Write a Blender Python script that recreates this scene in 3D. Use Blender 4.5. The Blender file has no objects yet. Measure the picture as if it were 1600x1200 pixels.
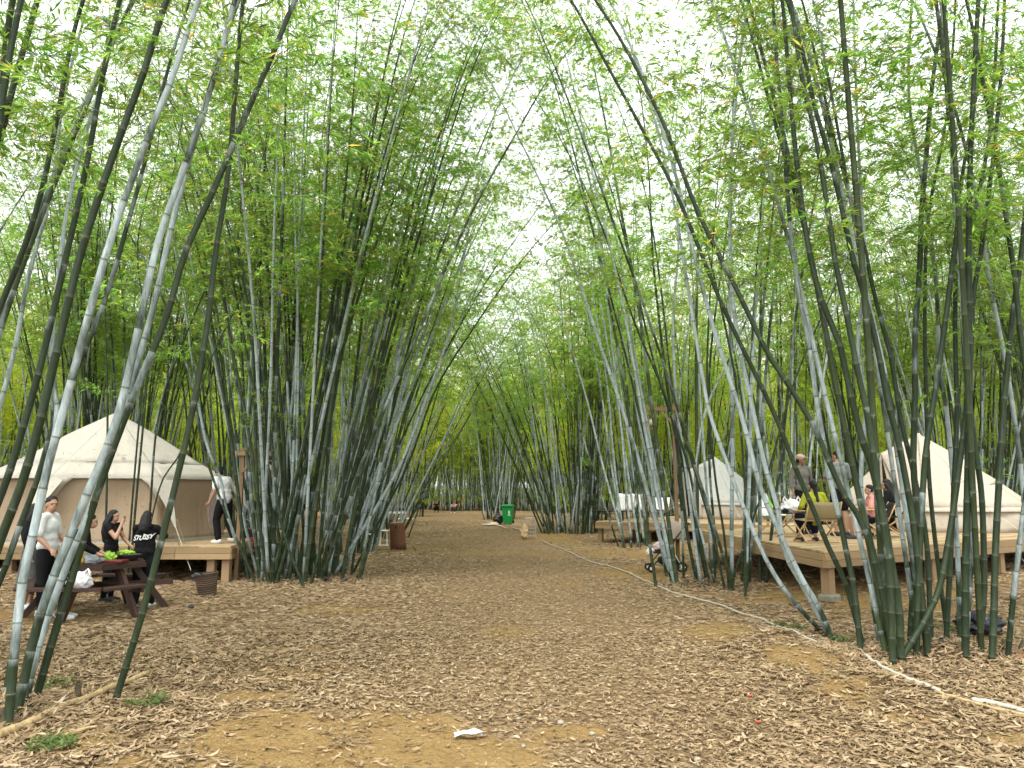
import bpy, bmesh, math, random
import numpy as np
from mathutils import Vector, Matrix
random.seed(7)
RNG = np.random.default_rng(11)
PI = math.pi
S = bpy.context.scene
COL = S.collection

# ------------------------------------------------------------ camera, sky, sun, exposure
FOC = 1200.0
PITCH = math.atan(168 / 1200)
CAM_H = 1.75
cam_d = bpy.data.cameras.new('camera')
cam_d.sensor_width = 36
cam_d.lens = 27
cam_d.clip_start = 0.1
cam_d.clip_end = 2000
cam = bpy.data.objects.new('camera', cam_d)
COL.objects.link(cam)
cam.location = (0, 0, CAM_H)
cam.rotation_euler = (PI / 2 + PITCH, 0, 0)
S.camera = cam

SUN_EL, SUN_AZ = math.radians(62), math.radians(200)
w = bpy.data.worlds.new('World')
S.world = w
w.use_nodes = True
nt = w.node_tree
nt.nodes.clear()
sky = nt.nodes.new('ShaderNodeTexSky')
sky.sky_type = 'NISHITA'
sky.sun_disc = False
sky.sun_elevation = SUN_EL
sky.sun_rotation = SUN_AZ
sky.air_density = 2.0
sky.dust_density = 6.0
hs = nt.nodes.new('ShaderNodeHueSaturation')
hs.inputs['Saturation'].default_value = 0.10
bg = nt.nodes.new('ShaderNodeBackground')
bg.inputs['Strength'].default_value = 0.15
ov = nt.nodes.new('ShaderNodeBackground')          # the cloud layer: an even pale white
ov.inputs['Color'].default_value = (0.93, 0.97, 1.0, 1)
ov.inputs['Strength'].default_value = 0.95
ad = nt.nodes.new('ShaderNodeAddShader')
out = nt.nodes.new('ShaderNodeOutputWorld')
nt.links.new(sky.outputs[0], hs.inputs['Color'])
nt.links.new(hs.outputs[0], bg.inputs['Color'])
nt.links.new(bg.outputs[0], ad.inputs[0])
nt.links.new(ov.outputs[0], ad.inputs[1])
nt.links.new(ad.outputs[0], out.inputs['Surface'])

sd = bpy.data.lights.new('sun', 'SUN')
sd.energy = 1.3
sd.angle = math.radians(25)
sd.color = (1.0, 0.97, 0.92)
sun = bpy.data.objects.new('sun', sd)
COL.objects.link(sun)
# towards the sun: same direction as the sky's
sv = Vector((math.sin(SUN_AZ) * math.cos(SUN_EL), math.cos(SUN_AZ) * math.cos(SUN_EL), math.sin(SUN_EL)))
sun.rotation_euler = sv.to_track_quat('Z', 'Y').to_euler()
sun.location = (0, -10, 40)

S.view_settings.view_transform = 'Standard'
S.view_settings.look = 'None'
S.view_settings.gamma = 1
S.view_settings.exposure = 0.74
S.view_settings.use_curve_mapping = False
S.cycles.max_bounces = 8
S.cycles.diffuse_bounces = 7
S.cycles.glossy_bounces = 2
S.cycles.transmission_bounces = 6
S.cycles.transparent_max_bounces = 6
S.cycles.use_denoising = True
S.cycles.use_adaptive_sampling = True
S.cycles.adaptive_threshold = 0.02


# ------------------------------------------------------------ helpers
def ray(px, py):
    u = (px - 800) / FOC
    v = (600 - py) / FOC
    c, s = math.cos(PITCH), math.sin(PITCH)
    return (u, c - v * s, s + v * c)


def G(px, py, z=0.0):
    """where the sight line through a pixel of the photograph meets height z"""
    r = ray(px, py)
    t = (z - CAM_H) / r[2]
    return Vector((r[0] * t, r[1] * t, z))


def P(px, py, Y):
    """the point at distance Y on the sight line through a pixel"""
    r = ray(px, py)
    t = Y / r[1]
    return Vector((r[0] * t, Y, CAM_H + r[2] * t))


def tag(o, label=None, cat=None, group=None, kind=None):
    if label: o['label'] = label
    if cat: o['category'] = cat
    if group: o['group'] = group
    if kind: o['kind'] = kind
    return o


def empty(name, loc=(0, 0, 0), rz=0.0, label=None, cat=None, group=None):
    o = bpy.data.objects.new(name, None)
    o.empty_display_size = 0.2
    COL.objects.link(o)
    o.location = loc
    o.rotation_euler = (0, 0, rz)
    return tag(o, label, cat, group)


def link(name, me, parent=None, loc=None, rot=None, scale=None):
    o = bpy.data.objects.new(name, me)
    COL.objects.link(o)
    if parent is not None: o.parent = parent
    if loc is not None: o.location = loc
    if rot is not None: o.rotation_euler = rot
    if scale is not None: o.scale = scale
    return o


def np_mesh(name, V, T, mats, mi=None, smooth=False, attrs=None):
    """mesh from arrays: V (n,3), T (m,3) or (m,4)"""
    V = np.asarray(V, dtype=np.float32)
    T = np.asarray(T, dtype=np.int32)
    me = bpy.data.meshes.new(name)
    k = T.shape[1]
    me.vertices.add(len(V))
    me.vertices.foreach_set('co', V.ravel())
    me.loops.add(T.size)
    me.loops.foreach_set('vertex_index', T.ravel())
    me.polygons.add(len(T))
    me.polygons.foreach_set('loop_start', np.arange(0, T.size, k, dtype=np.int32))
    for m in mats: me.materials.append(m)
    if mi is not None:
        me.polygons.foreach_set('material_index', np.asarray(mi, dtype=np.int32))
    me.polygons.foreach_set('use_smooth', np.full(len(T), smooth))
    if attrs:
        for an, av in attrs.items():
            a = me.attributes.new(an, 'FLOAT', 'POINT')
            a.data.foreach_set('value', np.asarray(av, dtype=np.float32))
    me.update(calc_edges=True)
    return me


class MB:
    """collects simple solids, links them as one mesh object"""
    def __init__(self):
        self.v, self.f, self.m = [], [], []

    def add(self, vs, fs, m=0, M=None):
        n = len(self.v)
        if M is not None: vs = [M @ Vector(p) for p in vs]
        self.v += [tuple(p) for p in vs]
        self.f += [tuple(i + n for i in f) for f in fs]
        self.m += [m] * len(fs)
        return self

    def box(self, c, s, m=0, rz=0.0, M=None, bev=0.0):
        x, y, z = s[0] / 2, s[1] / 2, s[2] / 2
        R = Matrix.Translation(c) @ Matrix.Rotation(rz, 4, 'Z')
        if M is not None: R = M @ R
        b = min(bev, x * .45, y * .45, z * .45)
        if b <= 0:
            vs = [(sx * x, sy * y, sz * z) for sz in (-1, 1) for sy in (-1, 1) for sx in (-1, 1)]
            fs = [(0, 2, 3, 1), (4, 5, 7, 6), (0, 1, 5, 4), (2, 6, 7, 3), (0, 4, 6, 2), (1, 3, 7, 5)]
            return self.add(vs, fs, m, R)
        vs, ix = [], {}
        for sx in (-1, 1):
            for sy in (-1, 1):
                for sz in (-1, 1):
                    for a in range(3):
                        p = [sx * (x - b), sy * (y - b), sz * (z - b)]
                        p[a] = (sx * x, sy * y, sz * z)[a]
                        ix[sx, sy, sz, a] = len(vs)
                        vs.append(p)
        fs = []
        def q(*k): fs.append(tuple(ix[i] for i in k))
        for s_ in (-1, 1):
            o = [(s_, -1, -1, 0), (s_, 1, -1, 0), (s_, 1, 1, 0), (s_, -1, 1, 0)]
            q(*(o if s_ > 0 else o[::-1]))
            o = [(-1, s_, -1, 1), (-1, s_, 1, 1), (1, s_, 1, 1), (1, s_, -1, 1)]
            q(*(o if s_ > 0 else o[::-1]))
            o = [(-1, -1, s_, 2), (1, -1, s_, 2), (1, 1, s_, 2), (-1, 1, s_, 2)]
            q(*(o if s_ > 0 else o[::-1]))
        for a in (-1, 1):
            for c_ in (-1, 1):
                q((a, c_, -1, 0), (a, c_, 1, 0), (a, c_, 1, 1), (a, c_, -1, 1))
                q((a, -1, c_, 0), (a, 1, c_, 0), (a, 1, c_, 2), (a, -1, c_, 2))
                q((-1, a, c_, 1), (1, a, c_, 1), (1, a, c_, 2), (-1, a, c_, 2))
        for k in [(a, b_, c_) for a in (-1, 1) for b_ in (-1, 1) for c_ in (-1, 1)]:
            q((*k, 0), (*k, 1), (*k, 2))
        return self.add(vs, fs, m, R)

    def bar(self, a, b, w, h=None, m=0, up=(0, 0, 1)):
        """square bar from a to b"""
        h = h or w
        a, b = Vector(a), Vector(b)
        d = (b - a).normalized()
        u = Vector(up)
        if abs(d.dot(u)) > .98: u = Vector((1, 0, 0))
        s = d.cross(u).normalized()
        t = s.cross(d)
        vs = [p + s * (i * w / 2) + t * (j * h / 2) for p in (a, b) for i, j in ((-1, -1), (1, -1), (1, 1), (-1, 1))]
        return self.add(vs, [(0, 1, 2, 3), (7, 6, 5, 4), (0, 4, 5, 1), (1, 5, 6, 2), (2, 6, 7, 3), (3, 7, 4, 0)], m)

    def tube(self, pts, r, n=8, m=0, cap=True):
        pts = [Vector(p) for p in pts]
        rs = r if isinstance(r, (list, tuple)) else [r] * len(pts)
        vs, fs = [], []
        prev = None
        for i, p in enumerate(pts):
            d = (pts[min(i + 1, len(pts) - 1)] - pts[max(i - 1, 0)]).normalized()
            if prev is None:
                u = Vector((0, 0, 1)) if abs(d.z) < .9 else Vector((1, 0, 0))
                s = d.cross(u).normalized()
            else:
                s = (prev - d * prev.dot(d)).normalized()
            prev = s
            t = d.cross(s)
            vs += [p + (s * math.cos(2 * PI * k / n) + t * math.sin(2 * PI * k / n)) * rs[i] for k in range(n)]
        for i in range(len(pts) - 1):
            for k in range(n):
                a, b = i * n + k, i * n + (k + 1) % n
                fs.append((a, b, b + n, a + n))
        if cap:
            fs.append(tuple(range(n - 1, -1, -1)))
            fs.append(tuple(range((len(pts) - 1) * n, len(pts) * n)))
        return self.add(vs, fs, m)

    def lathe(self, prof, n=20, c=(0, 0, 0), m=0, M=None, sy=1.0):
        vs, fs = [], []
        for r, z in prof:
            vs += [(c[0] + r * math.cos(2 * PI * k / n), c[1] + sy * r * math.sin(2 * PI * k / n), c[2] + z) for k in range(n)]
        for i in range(len(prof) - 1):
            for k in range(n):
                a, b = i * n + k, i * n + (k + 1) % n
                fs.append((a, b, b + n, a + n))
        fs.append(tuple(range(n - 1, -1, -1)))
        fs.append(tuple(range((len(prof) - 1) * n, len(prof) * n)))
        return self.add(vs, fs, m, M)

    def mesh(self, name, mats, smooth=False, mod=None):
        me = bpy.data.meshes.new(name)
        me.from_pydata(self.v, [], self.f)
        for mm in (mats if isinstance(mats, (list, tuple)) else [mats]): me.materials.append(mm)
        me.polygons.foreach_set('material_index', self.m)
        me.polygons.foreach_set('use_smooth', [smooth] * len(self.f))
        bm = bmesh.new(); bm.from_mesh(me)
        bmesh.ops.recalc_face_normals(bm, faces=bm.faces)
        bm.to_mesh(me); bm.free()
        me.update()
        return me

    def build(self, name, mats, parent=None, smooth=False, loc=None, rot=None):
        return link(name, self.mesh(name, mats, smooth), parent, loc, rot)


# value noise on numpy arrays
_perm = RNG.random((256, 256))
def vnoise(x, y):
    x = np.asarray(x, dtype=float); y = np.asarray(y, dtype=float)
    xi, yi = np.floor(x).astype(int), np.floor(y).astype(int)
    fx, fy = x - xi, y - yi
    fx = fx * fx * (3 - 2 * fx); fy = fy * fy * (3 - 2 * fy)
    g = lambda a, b: _perm[a % 256, b % 256]
    return (g(xi, yi) * (1 - fx) + g(xi + 1, yi) * fx) * (1 - fy) + (g(xi, yi + 1) * (1 - fx) + g(xi + 1, yi + 1) * fx) * fy
def fbm(x, y, o=4):
    s, a, t = 0, 1, 0
    for i in range(o):
        s = s + a * vnoise(x * 2 ** i + 17 * i, y * 2 ** i + 5 * i); t += a; a *= .5
    return s / t


# ------------------------------------------------------------ materials
class N:
    def __init__(self, name):
        self.m = bpy.data.materials.new(name)
        self.m.use_nodes = True
        self.t = self.m.node_tree
        self.b = self.t.nodes['Principled BSDF']
        self.o = self.t.nodes['Material Output']
    def n(self, typ, **k):
        x = self.t.nodes.new(typ)
        for a, v in k.items(): setattr(x, a, v)
        return x
    def l(self, a, b): self.t.links.new(a, b)
    def set(self, node, **k):
        for a, v in k.items(): node.inputs[a].default_value = v
        return node
    def noise(self, scale, detail=3, coord=None, rough=.55, vec='Object', sc=(1, 1, 1)):
        if coord is None:
            tc = self.n('ShaderNodeTexCoord'); coord = tc.outputs[vec]
        mp = self.n('ShaderNodeMapping'); mp.inputs['Scale'].default_value = sc
        self.l(coord, mp.inputs['Vector'])
        x = self.n('ShaderNodeTexNoise')
        x.inputs['Scale'].default_value = scale; x.inputs['Detail'].default_value = detail
        x.inputs['Roughness'].default_value = rough
        self.l(mp.outputs[0], x.inputs['Vector'])
        return x.outputs['Fac']
    def ramp(self, fac, stops, interp='LINEAR'):
        x = self.n('ShaderNodeValToRGB'); x.color_ramp.interpolation = interp
        e = x.color_ramp.elements
        while len(e) < len(stops): e.new(.5)
        for el, (p, c) in zip(e, stops):
            el.position = p
            el.color = (*c, 1) if len(c) == 3 else c
        self.l(fac, x.inputs['Fac'])
        return x.outputs['Color']
    def mix(self, f, a, b, bt='MIX'):
        x = self.n('ShaderNodeMix', data_type='RGBA', blend_type=bt)
        for s, v in (('Factor', f), ('A', a), ('B', b)):
            sock = [q for q in x.inputs if q.name == s and (s == 'Factor' and q.type == 'VALUE' or s != 'Factor' and q.type == 'RGBA')][0]
            if isinstance(v, (int, float)): sock.default_value = v
            elif isinstance(v, tuple): sock.default_value = (*v, 1) if len(v) == 3 else v
            else: self.l(v, sock)
        return [q for q in x.outputs if q.type == 'RGBA'][0]
    def math(self, op, a, b=0.0, clamp=False):
        x = self.n('ShaderNodeMath', operation=op, use_clamp=clamp)
        for i, v in enumerate((a, b)):
            if isinstance(v, (int, float)): x.inputs[i].default_value = v
            else: self.l(v, x.inputs[i])
        return x.outputs[0]
    def bump(self, h, strength=.3, dist=.01):
        x = self.n('ShaderNodeBump'); x.inputs['Strength'].default_value = strength; x.inputs['Distance'].default_value = dist
        self.l(h, x.inputs['Height']); self.l(x.outputs[0], self.b.inputs['Normal'])
    def base(self, c):
        if isinstance(c, tuple): self.b.inputs['Base Color'].default_value = (*c, 1)
        else: self.l(c, self.b.inputs['Base Color'])
        return self


def simple(name, c, rough=.6, var=.12, scale=12, metal=0.0, bump=0.0, spec=.3, sheen=0.0, sc=(1, 1, 1)):
    k = N(name)
    lo = tuple(x * (1 - var) for x in c); hi = tuple(min(1, x * (1 + var)) for x in c)
    f = k.noise(scale, 4, sc=sc)
    k.base(k.ramp(f, [(.3, lo), (.7, hi)]))
    k.b.inputs['Roughness'].default_value = rough
    k.b.inputs['Metallic'].default_value = metal
    k.b.inputs['Specular IOR Level'].default_value = spec
    if sheen: k.b.inputs['Sheen Weight'].default_value = sheen
    if bump: k.bump(k.noise(scale * 3, 4, sc=sc), bump, .01)
    return k.m


def leaf_mat(name, stops, trans=(.24, .42, .06), tw=.45, huerange=.04):
    k = N(name)
    g = k.n('ShaderNodeNewGeometry')
    oi = k.n('ShaderNodeObjectInfo')
    c = k.ramp(g.outputs['Random Per Island'], stops)
    h = k.n('ShaderNodeHueSaturation')
    k.l(c, h.inputs['Color'])
    k.l(k.math('MULTIPLY_ADD', oi.outputs['Random'], huerange), h.inputs['Hue'])
    mm = [x for x in k.t.nodes if x.type == 'MATH'][-1]
    mm.inputs[2].default_value = .5 - huerange * .6
    k.l(k.math('ADD', k.math('MULTIPLY', oi.outputs['Random'], .4), .8), h.inputs['Value'])
    k.base(h.outputs[0])
    k.b.inputs['Roughness'].default_value = .5
    k.b.inputs['Specular IOR Level'].default_value = .35
    tr = k.n('ShaderNodeBsdfTranslucent')
    k.l(k.mix(1.0, h.outputs[0], tuple(trans), 'MULTIPLY'), tr.inputs['Color'])
    ms = k.n('ShaderNodeMixShader'); ms.inputs[0].default_value = tw
    k.l(k.b.outputs[0], ms.inputs[1]); k.l(tr.outputs[0], ms.inputs[2]); k.l(ms.outputs[0], k.o.inputs['Surface'])
    return k.m


M = {}
M['leaf_far_lit'] = leaf_mat('bamboo_leaf_far_lit', [(0, (.085, .135, .015)), (.4, (.140, .205, .020)), (.75, (.205, .255, .028)), (.96, (.22, .27, .04)), (.975, (.34, .27, .05)), (1, (.34, .20, .04))],
                     trans=(4.1, 3.7, 3.4), tw=.6)  # far copy of the leaf: distant light and haze put into brighter, yellower colour
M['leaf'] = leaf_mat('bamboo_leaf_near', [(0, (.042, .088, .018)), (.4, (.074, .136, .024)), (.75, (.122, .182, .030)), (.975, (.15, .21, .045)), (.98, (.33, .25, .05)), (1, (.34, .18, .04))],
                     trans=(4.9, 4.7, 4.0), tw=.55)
k = N('bamboo_twig'); k.base((.085, .095, .045)); k.b.inputs['Roughness'].default_value = .7; M['twig'] = k.m


def culm_mat():
    k = N('bamboo_culm')
    at = k.n('ShaderNodeAttribute', attribute_name='nd')
    nd = at.outputs['Fac']
    fr = k.math('FRACT', nd)
    oi = k.n('ShaderNodeObjectInfo')
    sep = k.n('ShaderNodeSeparateColor'); k.l(oi.outputs['Color'], sep.inputs[0])
    # wax of this culm: colour.r + (random-.5)*colour.g
    wax = k.math('ADD', sep.outputs[0], k.math('MULTIPLY', k.math('SUBTRACT', oi.outputs['Random'], .5), sep.outputs[1]), True)
    n1 = k.noise(5, 5, sc=(1, 1, .3), rough=.65)          # rubbed patches, drawn out along the culm
    n2 = k.noise(40, 4, sc=(1, 1, .25))
    # per-internode variation
    wn = k.n('ShaderNodeTexWhiteNoise', noise_dimensions='2D')
    cb = k.n('ShaderNodeCombineXYZ'); k.l(k.math('FLOOR', nd), cb.inputs[0]); k.l(k.math('MULTIPLY', oi.outputs['Random'], 37.0), cb.inputs[1])
    k.l(cb.outputs[0], wn.inputs['Vector'])
    v = wn.outputs['Value']
    f = k.math('ADD', wax, k.math('MULTIPLY', k.math('SUBTRACT', n1, .5), 1.1))
    f = k.math('ADD', f, k.math('MULTIPLY', k.math('SUBTRACT', v, .5), .35))
    f = k.math('ADD', f, k.math('MULTIPLY', k.math('POWER', fr, 5.0), .22))   # powder is thickest just under a node
    lowg = k.math('SUBTRACT', 1.0, k.math('MULTIPLY', nd, .22), True)           # first internodes rubbed and mossy
    f = k.math('SUBTRACT', f, k.math('MULTIPLY', lowg, .55))
    f = k.math('SMOOTH_MIN', f, 1.0)
    green = k.ramp(n2, [(.25, (.011, .019, .010)), (.6, (.023, .038, .018)), (.9, (.050, .064, .030))])
    g2 = k.mix(sep.outputs[2], green, (.065, .085, .030))
    pale = k.ramp(n2, [(.2, (.20, .26, .25)), (.75, (.41, .47, .475))])
    n3 = k.noise(11, 6, sc=(1, 1, .12), rough=.7)          # algae and rub streaks
    g2 = k.mix(k.math('MULTIPLY', k.math('GREATER_THAN', n3, .56), .55), g2, (.020, .030, .018))
    pale = k.mix(k.math('MULTIPLY', k.math('GREATER_THAN', n3, .57), .55), pale, (.12, .16, .13))
    mp = k.n('ShaderNodeMapRange'); mp.inputs['From Min'].default_value = .38; mp.inputs['From Max'].default_value = .70
    k.l(f, mp.inputs['Value'])
    c = k.mix(mp.outputs[0], g2, pale)
    # node: dark scar with a pale rim just above
    ring = k.math('LESS_THAN', fr, .035)
    ring2 = k.math('GREATER_THAN', fr, .975)
    c = k.mix(k.math('MULTIPLY', ring, .7), c, (.06, .06, .035))
    c = k.mix(k.math('MULTIPLY', ring2, .30), c, (.17, .19, .13))
    k.base(c)
    k.b.inputs['Roughness'].default_value = .5
    k.b.inputs['Specular IOR Level'].default_value = .22
    k.bump(n2, .15, .004)
    return k.m
M['culm'] = culm_mat()


# ------------------------------------------------------------ ground
def ground_h(x, y):
    x = np.asarray(x, float); y = np.asarray(y, float)
    sm = lambda a, b, t: (lambda q: q * q * (3 - 2 * q))(np.clip((t - a) / (b - a), 0, 1))
    near = np.clip((80 - y) / 60, 0, 1)
    h = .07 * (fbm(x * .35, y * .35) - .5) + .03 * (fbm(x * 1.7 + 9, y * 1.7, 3) - .5)
    h = h * near
    h = h + .20 * sm(4.0, 5.4, x) * sm(10.0, 13.5, y) * sm(90, 60, y)
    h = h + .18 * sm(-6.6, -8.2, x) * sm(12.0, 14.5, y) * sm(90, 60, y)
    # low bank of loose earth beside the white pipe
    h = h + .10 * np.exp(-((x - 3.15 + .06 * (y - 8)) / .45) ** 2) * sm(6.0, 7.2, y) * sm(11.5, 9.0, y) * (.5 + fbm(x * 3, y * 3, 3))
    return h


SOIL = [(-1.6, 5.7, 1.3, .62), (-.5, 5.25, .8, .34), (-2.2, 6.9, .35, .14), (-2.5, 9.0, .4, .15), (3.0, 7.9, .32, 1.2), (2.6, 10.0, .4, .8), (3.75, 5.75, .32, .18),
        (.4, 5.9, .25, .14), (4.6, 13.0, 1.1, .7), (5.6, 11.7, 1.0, .5), (-6.9, 11.2, 1.2, .7), (-3.9, 24.2, 2.0, .9), (3.9, 22, 1.5, 2.0),
        (1.6, 30, 1.0, 3.0), (-2.6, 12.0, .5, .4), (3.0, 17, 1.0, 2.2), (6.2, 14.0, 1.5, 1.5)]
def soil_mask(x, y):
    x = np.asarray(x, float); y = np.asarray(y, float)
    m = np.zeros_like(x)
    nz = fbm(x * 1.6 + 3, y * 1.6 + 8, 5)
    for cx, cy, rx, ry in SOIL:
        d = np.sqrt(((x - cx) / rx) ** 2 + ((y - cy) / ry) ** 2)
        m = np.maximum(m, np.clip(1.55 - d + (nz - .5) * 2.6, 0, 1))
    m = np.maximum(m, np.clip((fbm(x * .9 + 40, y * .9 + 2, 4) - .62) * 5, 0, .6))
    return m


def axis(segs):
    a = []
    for s, e, n in segs: a += list(np.linspace(s, e, n, endpoint=False))
    a.append(segs[-1][1])
    return np.array(a)
gx = axis([(-400, -60, 12), (-60, -12, 30), (-12, 12, 200), (12, 60, 30), (60, 400, 12)])
gy = axis([(-60, 2, 14), (2, 14, 150), (14, 30, 90), (30, 90, 90), (90, 600, 20)])
XX, YY = np.meshgrid(gx, gy)
ZZ = ground_h(XX, YY)
V = np.stack([XX.ravel(), YY.ravel(), ZZ.ravel()], 1)
nx, ny = len(gx), len(gy)
ii = (np.arange(ny - 1)[:, None] * nx + np.arange(nx - 1)[None, :]).ravel()
Q = np.stack([ii, ii + 1, ii + 1 + nx, ii + nx], 1)

k = N('ground')
sa = k.n('ShaderNodeAttribute', attribute_name='soil').outputs['Fac']
tc = k.n('ShaderNodeTexCoord').outputs['Object']
soil = k.ramp(k.noise(3, 8, tc, .7), [(.25, (.155, .102, .038)), (.5, (.225, .152, .056)), (.8, (.295, .210, .088))])
soil = k.mix(k.math('MULTIPLY', k.noise(55, 5, tc), .5), soil, (.22, .12, .05))
vo = k.n('ShaderNodeTexVoronoi'); vo.inputs['Scale'].default_value = 26; vo.inputs['Randomness'].default_value = 1
mpn = k.n('ShaderNodeMapping'); mpn.inputs['Scale'].default_value = (1, .55, 1); k.l(tc, mpn.inputs['Vector']); k.l(mpn.outputs[0], vo.inputs['Vector'])
sepc = k.n('ShaderNodeSeparateColor'); k.l(vo.outputs['Color'], sepc.inputs[0])
lit = k.ramp(sepc.outputs[0], [(0, (.12, .076, .037)), (.3, (.21, .14, .07)), (.65, (.31, .22, .118)), (1, (.40, .295, .175))])
lit = k.mix(k.math('MULTIPLY', vo.outputs['Distance'], .9, True), lit, (.07, .04, .02))
lit = k.mix(k.math('MULTIPLY', k.noise(.5, 4, tc), .45), lit, (0.259, 0.169, 0.087))
edge = k.math('ADD', sa, k.math('MULTIPLY', k.math('SUBTRACT', k.noise(14, 6, tc, .7), .5), 1.5))
er = k.n('ShaderNodeMapRange'); er.inputs['From Min'].default_value = .3; er.inputs['From Max'].default_value = .65; k.l(edge, er.inputs['Value'])
k.base(k.mix(er.outputs[0], lit, soil))
k.b.inputs['Roughness'].default_value = .95
k.b.inputs['Specular IOR Level'].default_value = .15
k.bump(k.math('ADD', k.math('ADD', k.noise(30, 6, tc), k.noise(6, 6, tc, .7)), k.math('MULTIPLY', vo.outputs['Distance'], .8)), .9, .03)
M['ground'] = k.m
gm = np_mesh('ground', V, Q, [M['ground']], smooth=True, attrs={'soil': soil_mask(V[:, 0], V[:, 1])})
tag(link('ground', gm), kind='structure', label='sandy ochre ground under the bamboo, strewn with dry leaves')


def gz(x, y): return float(ground_h(np.array([x]), np.array([y]))[0])


# ---- fallen leaves: real curled blades, too many to count
def litter(n, ylo, yhi, seg, lscale, dens_soil, wid=1.0, power=1.0, lift=.004):
    y = ylo + (yhi - ylo) * RNG.random(n) ** power
    x = (RNG.random(n) * 2 - 1) * (y * .72 + 1.2)
    drift = .45 + .9 * fbm(x * .8 + 5, y * .8 + 31, 4)           # leaves lie in drifts, thinner on the track
    trod = np.exp(-((x - .5 - .5 * np.sin(y * .11)) / 1.5) ** 2)
    keep = (RNG.random(n) > soil_mask(x, y) * (1 - dens_soil)) & (RNG.random(n) < drift * (1 - .25 * trod))
    x, y = x[keep], y[keep]
    n = len(x)
    z = ground_h(x, y) + lift + RNG.random(n) * .02
    centre = np.clip(1.3 - np.abs(x - .4) / 2.6, 0, 1)             # the trodden track holds shorter, broken pieces
    L = (.06 + .10 * RNG.random(n)) * (1 - .5 * centre) * lscale
    W = L * (.055 + .05 * RNG.random(n)) * (1 + .5 * centre) * wid
    a = RNG.random(n) * 2 * PI
    d = np.stack([np.cos(a), np.sin(a), (RNG.random(n) - .5) * .35], 1)
    s = np.stack([-np.sin(a), np.cos(a), (RNG.random(n) - .5) * .9], 1)
    up = np.array([0, 0, 1.0])
    c = np.stack([x, y, z], 1)
    curl = (RNG.random(n) * .28 - .05)[:, None] * L[:, None]
    side = ((RNG.random(n) - .5) * .35)[:, None] * L[:, None]
    sflat = s.copy(); sflat[:, 2] = 0
    Lc, Wc = L[:, None], W[:, None]
    fold = Wc * .35 * up
    if seg == 3:
        p0 = c - d * Lc / 2 + up * curl + sflat * side
        m1 = c - d * Lc * .15; m2 = c + d * Lc * .2
        p3 = c + d * Lc / 2 + up * curl * .8 + sflat * side
        vs = np.stack([p0, m1 - s * Wc + fold, m1 + s * Wc + fold, m2 - s * Wc * .8 + fold, m2 + s * Wc * .8 + fold, p3], 1)
        t = np.array([[0, 1, 2], [1, 3, 4], [1, 4, 2], [3, 5, 4]])
    else:
        p0 = c - d * Lc / 2 + up * curl
        p3 = c + d * Lc / 2 + up * curl * .5
        vs = np.stack([p0, c - s * Wc, p3, c + s * Wc], 1)
        t = np.array([[0, 1, 2], [0, 2, 3]])
    m = vs.shape[1]
    T = (t[None] + (np.arange(n) * m)[:, None, None]).reshape(-1, 3)
    return vs.reshape(-1, 3), T


def join(parts):
    Vs, Ts, o = [], [], 0
    for v, t in parts:
        Vs.append(v); Ts.append(t + o); o += len(v)
    return np.concatenate(Vs), np.concatenate(Ts)


k = N('dry_leaf')
g = k.n('ShaderNodeNewGeometry')
c = k.ramp(g.outputs['Random Per Island'], [(0, (.120, .078, .038)), (.3, (.200, .136, .070)), (.65, (.275, .192, .104)), (.92, (.335, .245, .144)), (1, (.40, .32, .21))])
k.base(c); k.b.inputs['Roughness'].default_value = .7; k.b.inputs['Specular IOR Level'].default_value = .25
M['dry'] = k.m
lv, lt = join([litter(100000, 3.4, 10, 3, 1.0, .07), litter(125000, 8.5, 21, 2, 1.0, .12, 1.1, power=.9), litter(60000, 18, 48, 2, 1.3, .25, 1.4), litter(45000, 3.6, 9, 2, .30, .9, 1.5)])
o = link('fallen_leaves', np_mesh('fallen_leaves', lv, lt, [M['dry']]))
tag(o, 'carpet of dry tan bamboo leaves over the ground', 'fallen leaves', kind='stuff')


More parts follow.
